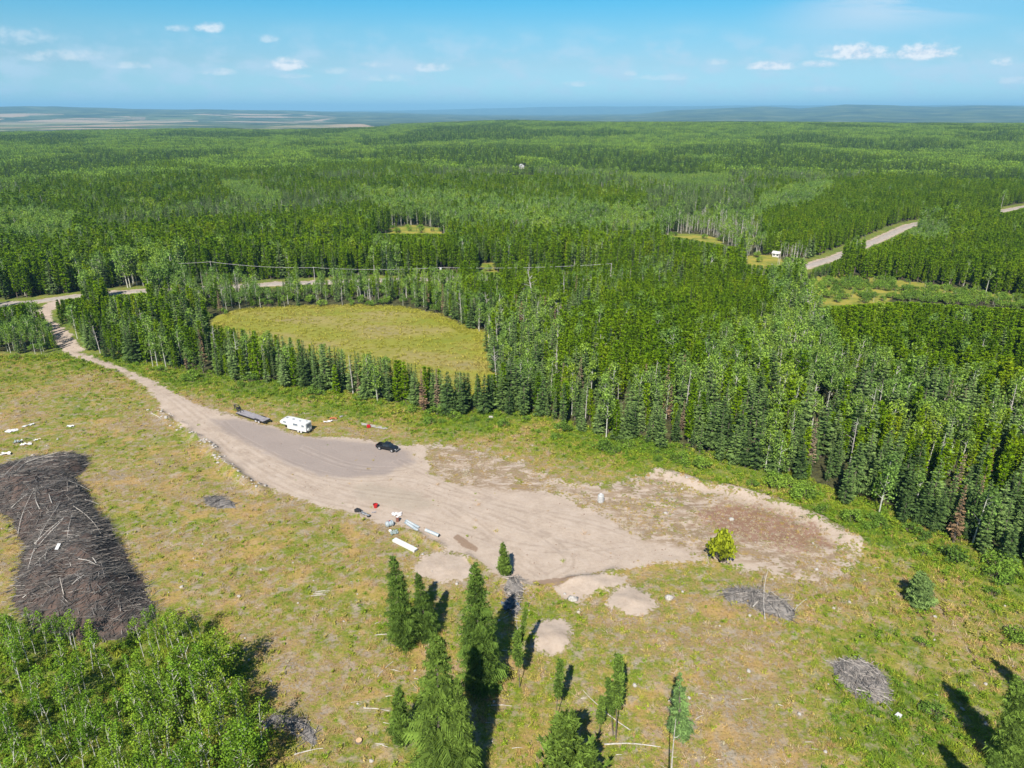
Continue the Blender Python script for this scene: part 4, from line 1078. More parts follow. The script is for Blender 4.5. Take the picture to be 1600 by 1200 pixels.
idx = np.where(rnd < pw, 3+g1.integers(0, 3, len(gx)), np.where(rnd < pw+.3, 6+g1.integers(0, 2, len(gx)), g1.integers(0, 3, len(gx))))
idx = np.where((spz > 0) & (g1.random(len(gx)) < .75), 6, idx)
sc_ = (.5+1.0*g1.random(len(gx))**2)*(.85+.6*lu)*np.where(idx > 2, 1.0, .9)*np.where(spz > 0, .7, 1)
sz_ = sc_*(.7+.6*g1.random(len(gx)))
o = scatter('grass', np.stack([gx, gy, hgt(gx, gy)], 1), np.stack([sc_*1.15, sc_*1.15, sz_], 1), np.stack([0*sc_, 0*sc_, g1.random(len(gx))*6.28], 1), idx, TS, {'lush': np.where(redd > -2, -.9, np.where(spz > 0, lu-.5, lu))})
tag(o, 'weeds and grass tufts covering the cleared land', 'grass', kind='stuff')
print('tufts', len(gx))
# meadow reeds
mx_, my_ = jitter_grid(-120, 40, 170, 320, .95, g1)
k = (sdf(MEADOW, mx_, my_) > -1) & (g1.random(len(mx_)) < .2+.8*(sdf(MEADOW, mx_, my_) < 6)*vn(mx_, my_, 5, 3)); mx_, my_ = mx_[k], my_[k]
MT4 = leaf_mat('sedge', [(0, (.26, .27, .035)), (.5, (.32, .30, .06)), (1, (.34, .28, .10))], .2, .6)
s_ = .6+.9*g1.random(len(mx_))
tag(scatter('sedge', np.stack([mx_, my_, hgt(mx_, my_)], 1), np.stack([s_*1.5, s_*1.5, s_*.9], 1), np.stack([0*s_, 0*s_, s_*9], 1), np.zeros(len(mx_)), [[tuft(60, 30, .5, .5, .045, MT4)]], None), 'yellowish sedge on the wet meadow', 'grass', kind='stuff')

# ---------------------------------------------------------------- brush piles
M_STK = plain_mat('weathered_sticks', (.085, .078, .072), (.22, .20, .185), .8, .95)
M_STK2 = plain_mat('pale_sticks', (.38, .34, .30), (.22, .19, .165), 1.0, .95)
M_SOIL = plain_mat('dark_soil', (.05, .042, .038), (.10, .068, .055), .35, 1)
def sticks(g, pts, dirs, L, rad, tilt=.12):
    V = []; n = len(pts); d = np.stack([np.cos(dirs), np.sin(dirs), g.normal(size=n)*tilt], 1)
    a = np.stack([-d[:, 1], d[:, 0], 0*d[:, 0]], 1); b = np.array([0, 0, 1.0])
    for e, f in ((-.5, 1.0), (.5, .55)):
        c = pts + d*(L*e)[:, None]
        for q in range(3):
            t = 2*PI*q/3; V.append(c + (a*math.cos(t) + b*math.sin(t))*(rad*f)[:, None])
    V = np.stack(V, 1); F = []
    for q in range(3): F.append([q, (q+1) % 3, 3+(q+1) % 3, 3+q])
    F = (np.arange(n)[:, None, None]*6+np.array(F)[None]).reshape(-1, 4)
    return V.reshape(-1, 3), F
def brush_pile(name, P, n, hmax, dirf, label, dark=True, Lr=(1.2, 4.5), res=.8):
    g = np.random.default_rng(n)
    mn, mx = P.min(0), P.max(0); c = P.mean(0)
    base = Vector((c[0], c[1], hz(c[0], c[1])))
    e = empty(name, base, 0, 1.0, label, 'brush pile')
    xs = np.arange(mn[0]-1, mx[0]+1, res); ys = np.arange(mn[1]-1, mx[1]+1, res)
    GX, GY = np.meshgrid(xs, ys)
    def top(x, y):
        s = sdf(P, x, y) + (2.6 if dark else 2.0)*(fbm(x, y, 6, 5, 3)-.5)
        return hmax*np.sin(np.clip(s/(7.0 if dark else 2.6), 0, 1)*PI/2)*(.15+1.45*fbm(x, y, 8, 9, 3)), s
    H, s = top(GX, GY); Z = hgt(GX, GY)+H-.12*(s <= 0)-.02
    idm = np.arange(GX.size).reshape(GX.shape)
    q = np.stack([idm[:-1, :-1], idm[:-1, 1:], idm[1:, 1:], idm[1:, :-1]], -1).reshape(-1, 4)
    keep = (s.ravel()[q] > -.9).all(1)
    V = np.stack([GX.ravel(), GY.ravel(), Z.ravel()], 1) - np.array(base)
    link(bpy.data.objects.new('soil_heap', mesh_np(name+'_heap', V, q[keep], [M_SOIL if dark else M_STK], smooth=True)), e)
    x = mn[0]+(mx[0]-mn[0])*g.random(n*3); y = mn[1]+(mx[1]-mn[1])*g.random(n*3)
    h, s = top(x, y); k = np.nonzero(s > -.9*g.random(n*3)**2)[0][:n]; x, y, h = x[k], y[k], h[k]; m = len(k)
    ang = dirf(x, y)+g.normal(size=m)*(.62 if dark else .9)
    pts = np.stack([x, y, hgt(x, y)+h+.02+.25*g.random(m)], 1)-np.array(base)
    L = Lr[0]+(Lr[1]-Lr[0])*g.random(m)**1.5
    pale = g.random(m) < (.19 if dark else .5)
    for nm, sel, mt in (('branches', ~pale, M_STK), ('pale_branches', pale, M_STK2)):
        V, F = sticks(g, pts[sel], ang[sel], L[sel]*(1.2 if nm[0] == 'p' else 1), .02+.07*g.random(sel.sum())**2)
        o = link(bpy.data.objects.new(nm, mesh_np(name+nm, V, F, [mt])), e); o['kind'] = 'stuff'
    return top
def dir_big(x, y):
    return 0.5+1.4*(fbm(x, y, 14, 88, 2)-.3)
topf = brush_pile('brush_pile', PILE, 6200, 4.6, dir_big, 'large dark heap of dead branches and poles at the left edge')
brush_pile('brush_pile', poly([(1128,925),(1150,918),(1175,920),(1200,930),(1225,940),(1243,958),(1240,972),(1200,962),(1165,945),(1135,938)]), 420, 1.5, lambda x, y: .3+2*vn(x, y, 2, 4), 'grey brush pile below the right end of the sandy clearing', False, (.8, 3.8), .5)
brush_pile('brush_pile', poly([(1300,1035),(1325,1032),(1350,1036),(1378,1058),(1390,1082),(1385,1100),(1360,1102),(1335,1085),(1312,1065)]), 560, 1.6, lambda x, y: .5+2*vn(x, y, 2, 5), 'round grey brush pile on the lower right slope', False, (.6, 2.6), .5)
brush_pile('brush_pile', poly([(318,778),(345,774),(368,784),(372,796),(345,796),(325,790)]), 130, .7, lambda x, y: .1+1.2*vn(x, y, 2, 6), 'small scatter of grey branches left of the driveway berm', False, (.8, 3.4), .5)
brush_pile('brush_pile', poly([(392,1118),(430,1112),(468,1120),(490,1142),(496,1163),(478,1156),(452,1138),(410,1132)]), 170, .6, lambda x, y: .2+2*vn(x, y, 2, 7), 'grey slash heap right of the aspen thicket', False, (.6, 2.4), .5)
brush_pile('brush_pile', poly([(790,905),(812,902),(820,925),(812,958),(800,968),(788,940)]), 230, .9, lambda x, y: 1.0+2*vn(x, y, 2, 8), 'grey slash heap in the shade of the small lone spruce', False, (.6, 2.8), .5)
0 and brush_pile('brush_pile', poly([(352,1030),(385,1020),(408,1050),(400,1090),(370,1080)]), 200, .7, lambda x, y: .2+2*vn(x, y, 2, 9), 'shaded slash heap at the right rim of the thicket', False, (.6, 2.4), .5)

def pole_mesh(L, r, bend=.0, seed=0):
    g = np.random.default_rng(seed); V = []; F = []; n = 5
    pts = [(-L/2+L*i/n, bend*math.sin(PI*i/n)*L*.1+g.normal()*.02, r+.02*g.random()) for i in range(n+1)]
    polytube(V, F, pts, [r*(1-.55*i/n) for i in range(n+1)], 6); cap(F, V, 0, 6); return mesh_np('pole', V, F, [M_DEAD])
def pole(p0, p1, label, group=None, dz=0.0, r=.07, nm='pole', z_on=None, rise=0.0):
    a = gp(*p0); b = gp(*p1)
    if z_on: a.z += float(z_on(np.array([a.x]), np.array([a.y]))[0][0])+.25; b.z += float(z_on(np.array([b.x]), np.array([b.y]))[0][0])+.25
    b.z += rise; a.z += dz; b.z += dz
    d = b-a; c = (a+b)/2
    o = link(bpy.data.objects.new(nm, pole_mesh(d.length, r, .4, int(p0[0]))))
    o.location = c; o.rotation_euler = d.to_track_quat('X', 'Z').to_euler()
    return tag(o, label, 'log', group)
G = 'bleached poles lying on the large brush heap'
for p0, p1 in [((118,912),(121,838)),((121,815),(162,852)),((55,880),(108,848)),((48,905),(98,818)),((29,836),(60,790)),((60,870),(110,846)),((105,858),(150,856)),((128,876),(158,868)),((88,812),(86,776)),((68,815),(62,790)),
               ((153,905),(165,942)),((124,955),(143,942)),((112,1010),(124,935)),((40,946),(52,945)),((20,800),(60,788)),((45,742),(100,728)),((70,735),(110,728)),((112,770),(142,769)),((134,788),(155,790)),((60,905),(110,872)),((80,905),(84,880)),((132,908),(160,925)),((28,760),(60,730)),((10,762),(40,738))]:
    pole(p0, p1, 'bleached pole lying across the large dark brush heap', G, r=.085, z_on=topf)
pole((944,1164),(1032,1168), 'long bleached fallen trunk at the bottom below the slender pair', r=.12, nm='log')
pole((985,1142),(910,1078), 'dark thin fallen trunk crossing the leaning pair', r=.08, nm='log')
pole((590,1058),(614,1034), 'thin bleached pole in the grass left of the large foreground spruce', r=.09)
pole((568,1107),(610,1112), 'pale fallen pole ending at the small bright spruce', r=.09)
pole((762,1103),(800,1104), 'pale fallen pole right of the large foreground spruce', r=.09)
pole((586,993),(610,992), 'short pale pole touching the big spruce below the white panel', r=.08)
for q in range(3): pole((492-3*q, 926+3*q),(516-3*q, 924+3*q), 'one of three short pale boards side by side in the dry grass', 'three short pale boards', r=.10, nm='board')
pole((1195,968),(1196,914), 'upright bleached post leaning out of the right brush pile', r=.08, rise=3.2)
pole((1176,953),(1193,938), 'short thick pole on the edge of the right brush pile', r=.12, dz=.6)
pole((1240,958),(1260,940), 'forked pale pole sticking out right of the brush pile', r=.07, dz=.5)
pole((1336,1082),(1388,1096), 'pale pole across the front of the round brush pile', r=.08, dz=.5)
pole((378,756),(400,770), 'brown stick lying on the driveway berm', r=.06)
pole((460,1180),(505,1170), 'bleached pole in the shade at the bottom left of centre', r=.1)
pole((236,646),(262,664), 'pale log on the grass beside the driveway bend', r=.12, nm='log')
pole((141,626),(197,622), 'thin grey pole lying in the grass beyond the brush heap', r=.07)
gp_ = np.random.default_rng(5)
k = 0
while k < 60:
    px, py = gp_.random()*1600, 690+gp_.random()*500
    x, y = plane(px, py)
    X1, Y1 = np.array([x]), np.array([y])
    if max(float(sdf(P, X1, Y1)[0]) for P in DIRT+[PILE, THICKET]) > -1.5 or float(sdf(TREELINE, X1, Y1)[0]) > -3: continue
    a = gp_.normal()*.5; L = .01*FPX*(.5+gp_.random())*1.2
    pole((px, py), (px+L*math.cos(a), py+L*math.sin(a)*.5), 'thin bleached branch lying in the weeds of the clearing', 'bleached branches strewn over the clearing', r=.035+.03*gp_.random(), nm='branch', dz=.06); k += 1

# ---------------------------------------------------------------- stones
def rock_mesh(seed, flat=.6):
    g = np.random.default_rng(seed); V = []; F = []; nu, nv = 8, 5
    for j in range(nv+1):
        for i in range(nu):
            a = 2*PI*i/nu; b = PI*j/nv; r = 1+.25*g.normal()*(.3 if j in (0, nv) else 1)*.6
            V.append((r*math.cos(a)*math.sin(b), r*math.sin(a)*math.sin(b)*.8, r*math.cos(b)*flat))
    for j in range(nv):
        for i in range(nu): F.append((j*nu+i, (j+1)*nu+i, (j+1)*nu+(i+1) % nu, j*nu+(i+1) % nu))
    return mesh_np('stone', V, F, [M_ROCK], smooth=True)
M_ROCK = plain_mat('pale_stone', (.45, .42, .38), (.30, .27, .24), 3, .9)
RK = [rock_mesh(i) for i in range(5)]
def rock(px, py, s, label, group=None, nm='rock'):
    p = gp(px, py); o = link(bpy.data.objects.new(nm, RK[int(px*7) % 5])); o.location = (p.x, p.y, p.z+.15*s); o.scale = (s, s, s); o.rotation_euler = (0, 0, px)
    return tag(o, label, 'rock', group)
rock(895, 937, 1.0, 'large pale boulder half sunk at the foot of the sand mound', nm='boulder')
rock(1046, 935, .85, 'white boulder alone in the dry grass below the sand', nm='boulder')
rock(767, 653, .8, 'pale stone at the forest foot above the sandy clearing')
rock(1040, 802, .5, 'pale upright stone among the brown weeds on the sand')
rock(1143, 812, .65, 'pale stone at the edge of the red-brown weed patch')
k = 0
while k < 130:
    px, py = gp_.random()*1600, 640+gp_.random()*550
    x, y = plane(px, py); X1, Y1 = np.array([x]), np.array([y])
    if max(float(sdf(P, X1, Y1)[0]) for P in DIRT[:1]+[PILE, THICKET]) > -1 or float(sdf(TREELINE, X1, Y1)[0]) > -3: continue
    rock(px, py, .14+.3*gp_.random()**2, 'small pale stone among the weeds of the clearing', 'small stones strewn over the clearing', 'stone'); k += 1
# rubble along the berm
for i in range(70):
    t = gp_.random()*(len(BERM)-1); j = int(t); f = t-j
    x = BERM[j][0]*(1-f)+BERM[j+1][0]*f+gp_.normal()*1.0; y = BERM[j][1]*(1-f)+BERM[j+1][1]*f+gp_.normal()*1.0
    s = .18+.35*gp_.random(); o = link(bpy.data.objects.new('stone', RK[i % 5])); o.location = (x, y, hz(x, y)+.1*s); o.scale = (s, s, s*.8); o.rotation_euler = (0, 0, i)
    tag(o, 'lump of rubble on the berm along the driveway', 'rock', 'rubble along the driveway berm')
# clods on the sand: too many and small to count
n = 2600; cx = gp_.random(n*6); cy = gp_.random(n*6)
P0 = DIRT[0]; mn, mx = P0.min(0), P0.max(0); cx = mn[0]+cx*(mx[0]-mn[0]); cy = mn[1]+cy*(mx[1]-mn[1])
k = np.nonzero((sdf(P0, cx, cy) > -.5) & (gp_.random(n*6) < np.where(sdf(GRAVEL, cx, cy) > 0, .12, .3+.7*(vn(cx, cy, 9, 4) > .55))))[0][:n]; cx, cy = cx[k], cy[k]
s_ = .04+.13*gp_.random(len(cx))**3.0
M_CLOD = plain_mat('clod', (.20, .14, .10), (.33, .25, .19), .3, 1)
cl_me = RK[0].copy(); cl_me.materials.clear(); cl_me.materials.append(M_CLOD); cl_me.name = 'clod_mesh'
tag(scatter('gravel_clods', np.stack([cx, cy, hgt(cx, cy)+.3*s_], 1), np.stack([s_, s_, s_], 1), np.stack([0*s_, 0*s_, cx], 1), np.zeros(len(cx)), [[cl_me]], None), 'clods and pebbles strewn over the sandy ground', 'gravel', kind='stuff')

# ================================================================ vehicles and things lying about
def bx(V, F, x0, x1, y0, y1, z0, z1):
    k = len(V); V += [(x, y, z) for z in (z0, z1) for y in (y0, y1) for x in (x0, x1)]
    F += [tuple(k+i for i in f) for f in ((0, 2, 3, 1), (4, 5, 7, 6), (0, 1, 5, 4), (2, 6, 7, 3), (0, 4, 6, 2), (1, 3, 7, 5))]
def prism(V, F, prof, hw):
    """side outline (x,z) pushed out to +-hw (one number or one per point)"""
    n = len(prof); k = len(V); hw = [hw]*n if not hasattr(hw, '__len__') else hw
    V += [(x, -h, z) for (x, z), h in zip(prof, hw)] + [(x, h, z) for (x, z), h in zip(prof, hw)]
    F.append(tuple(k+i for i in range(n))); F.append(tuple(k+n+i for i in reversed(range(n))))
    F += [(k+i, k+n+i, k+n+(i+1) % n, k+(i+1) % n) for i in range(n)]
def cyl(V, F, c, axis, r, L, n=16, r2=None):
    a = {'x': (1, 0, 0), 'y': (0, 1, 0), 'z': (0, 0, 1)}[axis]; c = np.array(c, float); a = np.array(a, float)
    k = tube(V, F, c-a*L/2, c+a*L/2, r, r if r2 is None else r2, n)
    F.append(tuple(k+i for i in range(n))); F.append(tuple(k+n+i for i in reversed(range(n))))
def pm(name, fn, mat, parent, bev=0.0, smooth=False):
    V = []; F = []; fn(V, F)
    me = bpy.data.meshes.new(name); me.from_pydata([tuple(map(float, v)) for v in V], [], F); me.materials.append(mat)
    if smooth: me.polygons.foreach_set('use_smooth', [len(p.vertices) == 4 for p in me.polygons])
    me.update(); o = link(bpy.data.objects.new(name, me), parent)
    if bev:
        b = o.modifiers.new('bevel', 'BEVEL'); b.width = bev; b.segments = 2; b.limit_method = 'ANGLE'
    return o
def paint(name, c, rough=.4, metal=0, spec=.5): return plain_mat(name, c, None, 1, rough, metal, spec)
P_BLACK = paint('black_paint', (.012, .014, .018), .25); P_GLASS = paint('dark_glass', (.02, .03, .04), .08); P_TYRE = paint('tyre_rubber', (.03, .03, .032), .9)
P_RIM = paint('silver_rim', (.55, .55, .56), .35, .6); P_WHITE = paint('white_shell', (.60, .60, .58), .45); P_GREYD = plain_mat('grey_deck', (.30, .28, .29), (.22, .20, .21), 1.5, .8)
P_STEEL = paint('black_steel', (.025, .024, .025), .6); P_CHROME = paint('grey_trim', (.30, .31, .32), .35, .4); P_LAMP = paint('lamp_lens', (.65, .66, .66), .15); P_RED = paint('red_plastic', (.42, .012, .015), .45)
P_PALE = plain_mat('pale_blue_metal', (.34, .40, .43), (.46, .49, .50), 1.2, .5, .2); P_RUST = plain_mat('rusty_steel', (.16, .06, .045), (.22, .11, .08), 4, .8); P_TAIL = paint('red_lens', (.3, .01, .01), .3)
P_GREYT = plain_mat('grey_tank', (.34, .34, .33), (.44, .43, .42), 1.5, .6); P_SHADE = paint('grey_window', (.14, .17, .20), .15); P_DULL = plain_mat('dull_white', (.62, .60, .58), (.48, .45, .44), 1.5, .8); P_ORANGE = plain_mat('orange_rust', (.42, .13, .05), (.32, .12, .07), 3, .9)
P_WOOD = plain_mat('weathered_board', (.30, .28, .26), (.40, .38, .35), 1, .9); P_TARP = plain_mat('dark_blue_tarp', (.035, .055, .085), (.07, .10, .14), 2, .6); P_CUT = plain_mat('cut_wood', (.55, .34, .18), (.62, .44, .26), 3, .9)

def wheel(parent, x, y, r, w, side, rim=P_RIM, rimf=.62, dish=.02):
    t = pm('wheel', lambda V, F: cyl(V, F, (x, y, r), 'y', r, w, 20), P_TYRE, parent, .02)
    pm('rim', lambda V, F: (cyl(V, F, (x, y+side*(w/2+.005), r), 'y', r*rimf, dish, 16), cyl(V, F, (x, y+side*(w/2+.02), r), 'y', r*.2, .03, 8)), rim, t)
    return t
def place(px0, px1):
    """empty frame: x axis from ground point px1 to ground point px0"""
    a = gp(*px0); b = gp(*px1); d = a-b; return a, b, math.atan2(d.y, d.x), math.hypot(d.x, d.y)

# black pickup truck: nose to the right
a, b, rz, L = place((612.5, 707), (592.5, 702.5))
d = (a-b).normalized(); n = Vector((-d.y, d.x, 0)); c = (a+b)/2+n*.95; c.z = hz(c.x, c.y)
trk = empty('pickup_truck', c, rz, 1.06, 'black crew cab pickup truck parked at the right end of the grey gravel pad', 'pickup truck')
pm('body', lambda V, F: (prism(V, F, [(-1.0, .48), (-1.0, 1.12), (1.15, 1.12), (1.9, 1.10), (2.55, 1.0), (2.72, .82), (2.74, .48)], [.93, .95, .95, .93, .88, .86, .86])), P_BLACK, trk, .05)
def bed(V, F):
    bx(V, F, -2.72, -1.01, -.95, -.86, .5, 1.13); bx(V, F, -2.72, -1.01, .86, .95, .5, 1.13); bx(V, F, -2.72, -1.01, -.855, .855, .55, .68); bx(V, F, -1.10, -1.012, -.855, .855, .685, 1.12)
pm('cargo_bed', bed, P_BLACK, trk)
tg = pm('tailgate', lambda V, F: bx(V, F, -2.80, -2.725, -.9, .9, .56, 1.13), P_BLACK, trk, .02)
cab = pm('cab', lambda V, F: prism(V, F, [(-1.0, 1.122), (-.82, 1.72), (-.6, 1.80), (.35, 1.82), (.55, 1.76), (1.25, 1.122)], [.90, .74, .71, .71, .72, .88]), P_BLACK, trk, .04)
def side_glass(s):
    def f(V, F):
        for x0, x1 in ((-.72, -.12), (-.04, .62)):
            k = len(V)
            t0 = .02 if x0 < -.5 else 0; t1 = .28 if x1 > .5 else 0
            V.extend([(x0-t0*2, s*.885, 1.2), (x1+t1*.6, s*.885, 1.2), (x1-t1*.35, s*.765, 1.68), (x0+t0, s*.765, 1.68)]); F.append((k, k+1, k+2, k+3) if s < 0 else (k+3, k+2, k+1, k))
    return f
pm('side_windows', side_glass(-1), P_GLASS, cab); pm('side_windows', side_glass(1), P_GLASS, cab)
pm('windshield', lambda V, F: (V.extend([(1.20, -.80, 1.19), (1.20, .80, 1.19), (.63, .68, 1.73), (.63, -.68, 1.73)]), F.append((0, 1, 2, 3))), P_GLASS, cab)
pm('front_bumper', lambda V, F: bx(V, F, 2.745, 2.9, -.88, .88, .42, .66), P_CHROME, trk, .04)
pm('rear_bumper', lambda V, F: bx(V, F, -2.95, -2.81, -.86, .86, .42, .6), P_CHROME, trk, .03)
pm('grille', lambda V, F: [bx(V, F, 2.70, 2.765, -.55, .55, .70+.07*i, .74+.07*i) for i in range(4)], P_STEEL, trk)
for s in (-1, 1):
    pm('headlight', lambda V, F: bx(V, F, 2.56, 2.75, s*.62 if s > 0 else -.84, .84 if s > 0 else -.62, .74, .93), P_LAMP, trk, .02)
    pm('tail_light', lambda V, F: bx(V, F, -2.83, -2.726, s*.905 if s > 0 else -.95, .95 if s > 0 else -.905, .8, 1.08), P_TAIL, trk)
    pm('wing_mirror', lambda V, F: bx(V, F, .82, .95, s*.96 if s > 0 else -1.16, 1.16 if s > 0 else -.96, 1.2, 1.4), P_BLACK, trk, .02)
    for x in (1.72, -1.75): wheel(trk, x, s*.82, .40, .27, s)
bo = pm('wheel_arches', lambda V, F: [cyl(V, F, (x, s*.90, .44), 'y', .50, .11, 18) for x in (1.72, -1.75) for s in (-1, 1)], P_STEEL, trk)

# white fifth wheel camper: raised nose to the left
a, b, rz, L = place((449, 672.5), (479, 679))
d = (a-b).normalized(); n = Vector((d.y, -d.x, 0));
if n.y < 0: n = -n
c = b+d*(L/2)+n*1.25; c.z = hz(c.x, c.y)
f_ = L/5.4
cmp_ = empty('camper_trailer', c, rz, (f_*.98, 1.0, 1.0), 'white camper trailer with raised nose parked beside the gravel pad', 'camper')
pm('shell', lambda V, F: prism(V, F, [(2.7, .6), (-2.7, .6), (-2.72, 2.9), (-2.6, 3.0), (2.9, 3.12), (4.1, 3.0), (4.75, 2.35), (4.75, 1.95), (4.2, 1.62), (2.7, 1.55)][::-1], 1.22), P_WHITE, cmp_, .07)
def strip_(V, F):
    bx(V, F, -2.6, 4.3, -1.235, -1.222, 1.70, 1.78); bx(V, F, -2.6, 4.3, 1.222, 1.235, 1.70, 1.78)
pm('stripe', strip_, P_CHROME, cmp_)
for x0, x1, z0, z1 in ((-2.2, -1.5, 1.95, 2.45), (-.4, .9, 1.95, 2.5), (2.9, 3.7, 2.2, 2.6)):
    for s in (-1, 1): pm('window', lambda V, F: bx(V, F, x0, x1, s*1.223 if s > 0 else -1.25, 1.25 if s > 0 else -1.223, z0, z1), P_SHADE, cmp_, .01)
pm('rear_window', lambda V, F: bx(V, F, -2.76, -2.722, -.75, .75, 1.75, 2.6), P_SHADE, cmp_, .01)
dr = pm('door', lambda V, F: bx(V, F, 1.5, 2.15, -1.245, -1.223, .75, 2.65), P_DULL, cmp_, .01)
pm('handle', lambda V, F: bx(V, F, 1.55, 1.62, -1.29, -1.246, 1.6, 1.72), P_STEEL, dr)
for x, y, s in ((1.4, .1, .24), (-.6, .3, .2), (-2.0, -.4, .16), (3.3, 0, .2)): pm('roof_vent', lambda V, F: bx(V, F, x-s, x+s, y-s, y+s, 3.0+.02*x, 3.2+.02*x), P_CHROME, cmp_, .02)
sp = pm('spare_wheel', lambda V, F: cyl(V, F, (-2.88, .35, 1.05), 'x', .38, .22, 20), P_WHITE, cmp_, .03)
pm('rear_bumper', lambda V, F: bx(V, F, -2.98, -2.80, -1.1, 1.1, .45, .60), P_STEEL, cmp_)
pm('chassis', lambda V, F: (bx(V, F, -2.7, 2.7, -.9, -.75, .45, .598), bx(V, F, -2.7, 2.7, .75, .9, .45, .598), bx(V, F, 2.2, 2.4, -.7, -.6, .03, .6), bx(V, F, 2.2, 2.4, .6, .7, .03, .6)), P_STEEL, cmp_)
pm('hitch_pin', lambda V, F: (cyl(V, F, (4.0, 0, 1.25), 'z', .08, .7, 8), bx(V, F, 3.7, 4.2, -.3, .3, 1.35, 1.55)), P_STEEL, cmp_)
for s in (-1, 1):
    for x in (-.35, -1.2): wheel(cmp_, x, s*1.08, .37, .24, s, P_DULL, .7)
    pm('tail_light', lambda V, F: bx(V, F, -2.75, -2.722, s*1.0 if s > 0 else -1.12, 1.12 if s > 0 else -1.0, .8, 1.0), P_TAIL, cmp_)

# grey flat deck trailer with black gooseneck, left of the camper
a, b, rz, L = place((369, 650), (411, 663.5))
d = (a-b).normalized(); n = Vector((d.y, -d.x, 0))
if n.y < 0: n = -n
c = b+d*(L/2)+n*1.3; c.z = hz(c.x, c.y)
f_ = L/8.4
fb = empty('flatbed_trailer', c, rz, (f_, 1.0, 1.0), 'grey deck flatbed trailer with black gooseneck left of the camper', 'trailer')
pm('deck', lambda V, F: [bx(V, F, -4.2+.42*i, -4.2+.42*i+.405, -1.25, 1.25, .92, .98) for i in range(20)], P_GREYD, fb)
def frm(V, F):
    for y in (-1.27, 1.27): bx(V, F, -4.2, 4.2, y-.06, y+.06, .70, .90)
    for y in (-.5, .5): bx(V, F, -4.2, 4.2, y-.06, y+.06, .55, .90)
    for i in range(20): bx(V, F, -4.15+.43*i, -4.07+.43*i, -1.2, 1.2, .78, .898)
    bx(V, F, -4.3, -4.21, -1.25, 1.25, .55, .95)
pm('frame', frm, P_STEEL, fb)
def goose(V, F):
    for y in (-.45, .45):
        polytube(V, F, [(4.1, y, .75), (4.35, y, 2.1), (4.7, y, 2.45), (5.7, y*.4, 2.45)], [.12]*4, 6)
        tube(V, F, (3.3, y, .95), (4.3, y, 2.0), .07, .07, 5)
    for z in (1.2, 1.7, 2.2): tube(V, F, (4.25, -.45, z), (4.25, .45, z), .06, .06, 5)
    tube(V, F, (5.65, 0, 2.5), (5.65, 0, 1.25), .11, .11, 8); tube(V, F, (4.5, .45, 2.3), (4.5, .45, .05), .06, .06, 6)
    bx(V, F, 4.2, 4.9, -.4, .4, 1.55, 2.0)
pm('gooseneck', goose, P_STEEL, fb)
for s in (-1, 1):
    for x in (-1.9, -2.8): wheel(fb, x, s*1.05, .38, .26, s, P_DULL, .7)
    pm('fender', lambda V, F: prism(V, F, [(-3.3, .80), (-3.1, 1.06), (-1.6, 1.06), (-1.4, .80)], .16), P_STEEL, fb).location = (0, s*1.16, 0)
pm('ramp', lambda V, F: [bx(V, F, -4.75, -4.31, y-.25, y+.25, .60, .66) for y in (-.8, .8)], P_STEEL, fb)

# ---- small things round the pad
def at(name, px, rz, label, cat, sc_=1.0, dz=0.0):
    p = gp(*px); p.z += dz; return empty(name, p, rz, sc_, label, cat)
t = at('tub', (587, 793), .3, 'bright red plastic tub standing on the sand at the pad rim', 'tub', 1.5)
def tubf(V, F):
    k = tube(V, F, (0, 0, 0), (0, 0, .52), .24, .33, 18); F.append(tuple(k+i for i in range(18))); tube(V, F, (0, 0, .52), (0, 0, .58), .36, .36, 18); tube(V, F, (0, 0, .55), (0, 0, .12), .31, .22, 18)
pm('tub_wall', tubf, P_RED, t); pm('handle', lambda V, F: polytube(V, F, [(-.36, 0, .5), (-.25, .2, .62), (.25, .2, .62), (.36, 0, .5)], [.02]*4, 5), P_STEEL, t)
a, b, rz, L = place((556, 799), (578, 808))
t = empty('scrap_frame', (a+b)/2, rz, L/3.0, 'black and grey machine frame with a small wheel lying at the pad rim', 'scrap metal')
pm('black_box', lambda V, F: prism(V, F, [(.55, .05), (.5, .5), (.9, .62), (1.5, .55), (1.5, .05)], .32), P_STEEL, t, .03)
pm('bars', lambda V, F: (polytube(V, F, [(.6, -.2, .3), (-.4, -.25, .25), (-1.2, 0, .2)], [.05]*3), polytube(V, F, [(.6, .2, .35), (-.3, .3, .4), (-1.2, .05, .25)], [.05]*3), tube(V, F, (0, -.35, .15), (0, .35, .35), .05, .05), tube(V, F, (-.5, -.4, .1), (-.5, .4, .3), .06, .06), bx(V, F, -.2, .25, -.22, .22, .05, .32)), P_CHROME, t)
wl = pm('wheel', lambda V, F: cyl(V, F, (-1.25, 0, .14), 'z', .3, .2, 16), P_TYRE, t); pm('rim', lambda V, F: cyl(V, F, (-1.25, 0, .25), 'z', .15, .03, 12), P_RIM, wl)
t = at('tank', (609, 822), .55, 'pale blue-grey round tank lying between the scrap and the brown drum', 'tank', 1.0)
def tank(V, F):
    polytube(V, F, [(-.85, 0, .62), (-.7, 0, .62), (.6, 0, .62), (.85, 0, .62)], [.35, .6, .62, .3], 20)
    cyl(V, F, (-.86, 0, .62), 'x', .34, .04, 16); cyl(V, F, (.86, 0, .62), 'x', .29, .04, 16)
pm('shell', tank, P_PALE, t, smooth=True); pm('band', lambda V, F: (cyl(V, F, (-.3, 0, .62), 'x', .635, .05, 20), cyl(V, F, (.3, 0, .62), 'x', .64, .05, 20)), P_STEEL, t); pm('cap', lambda V, F: cyl(V, F, (0, 0, 1.27), 'z', .14, .12, 10), P_TAIL, t); pm('cradle', lambda V, F: (bx(V, F, -.5, -.4, -.5, .5, 0, .25), bx(V, F, .4, .5, -.5, .5, 0, .25)), P_WOOD, t)
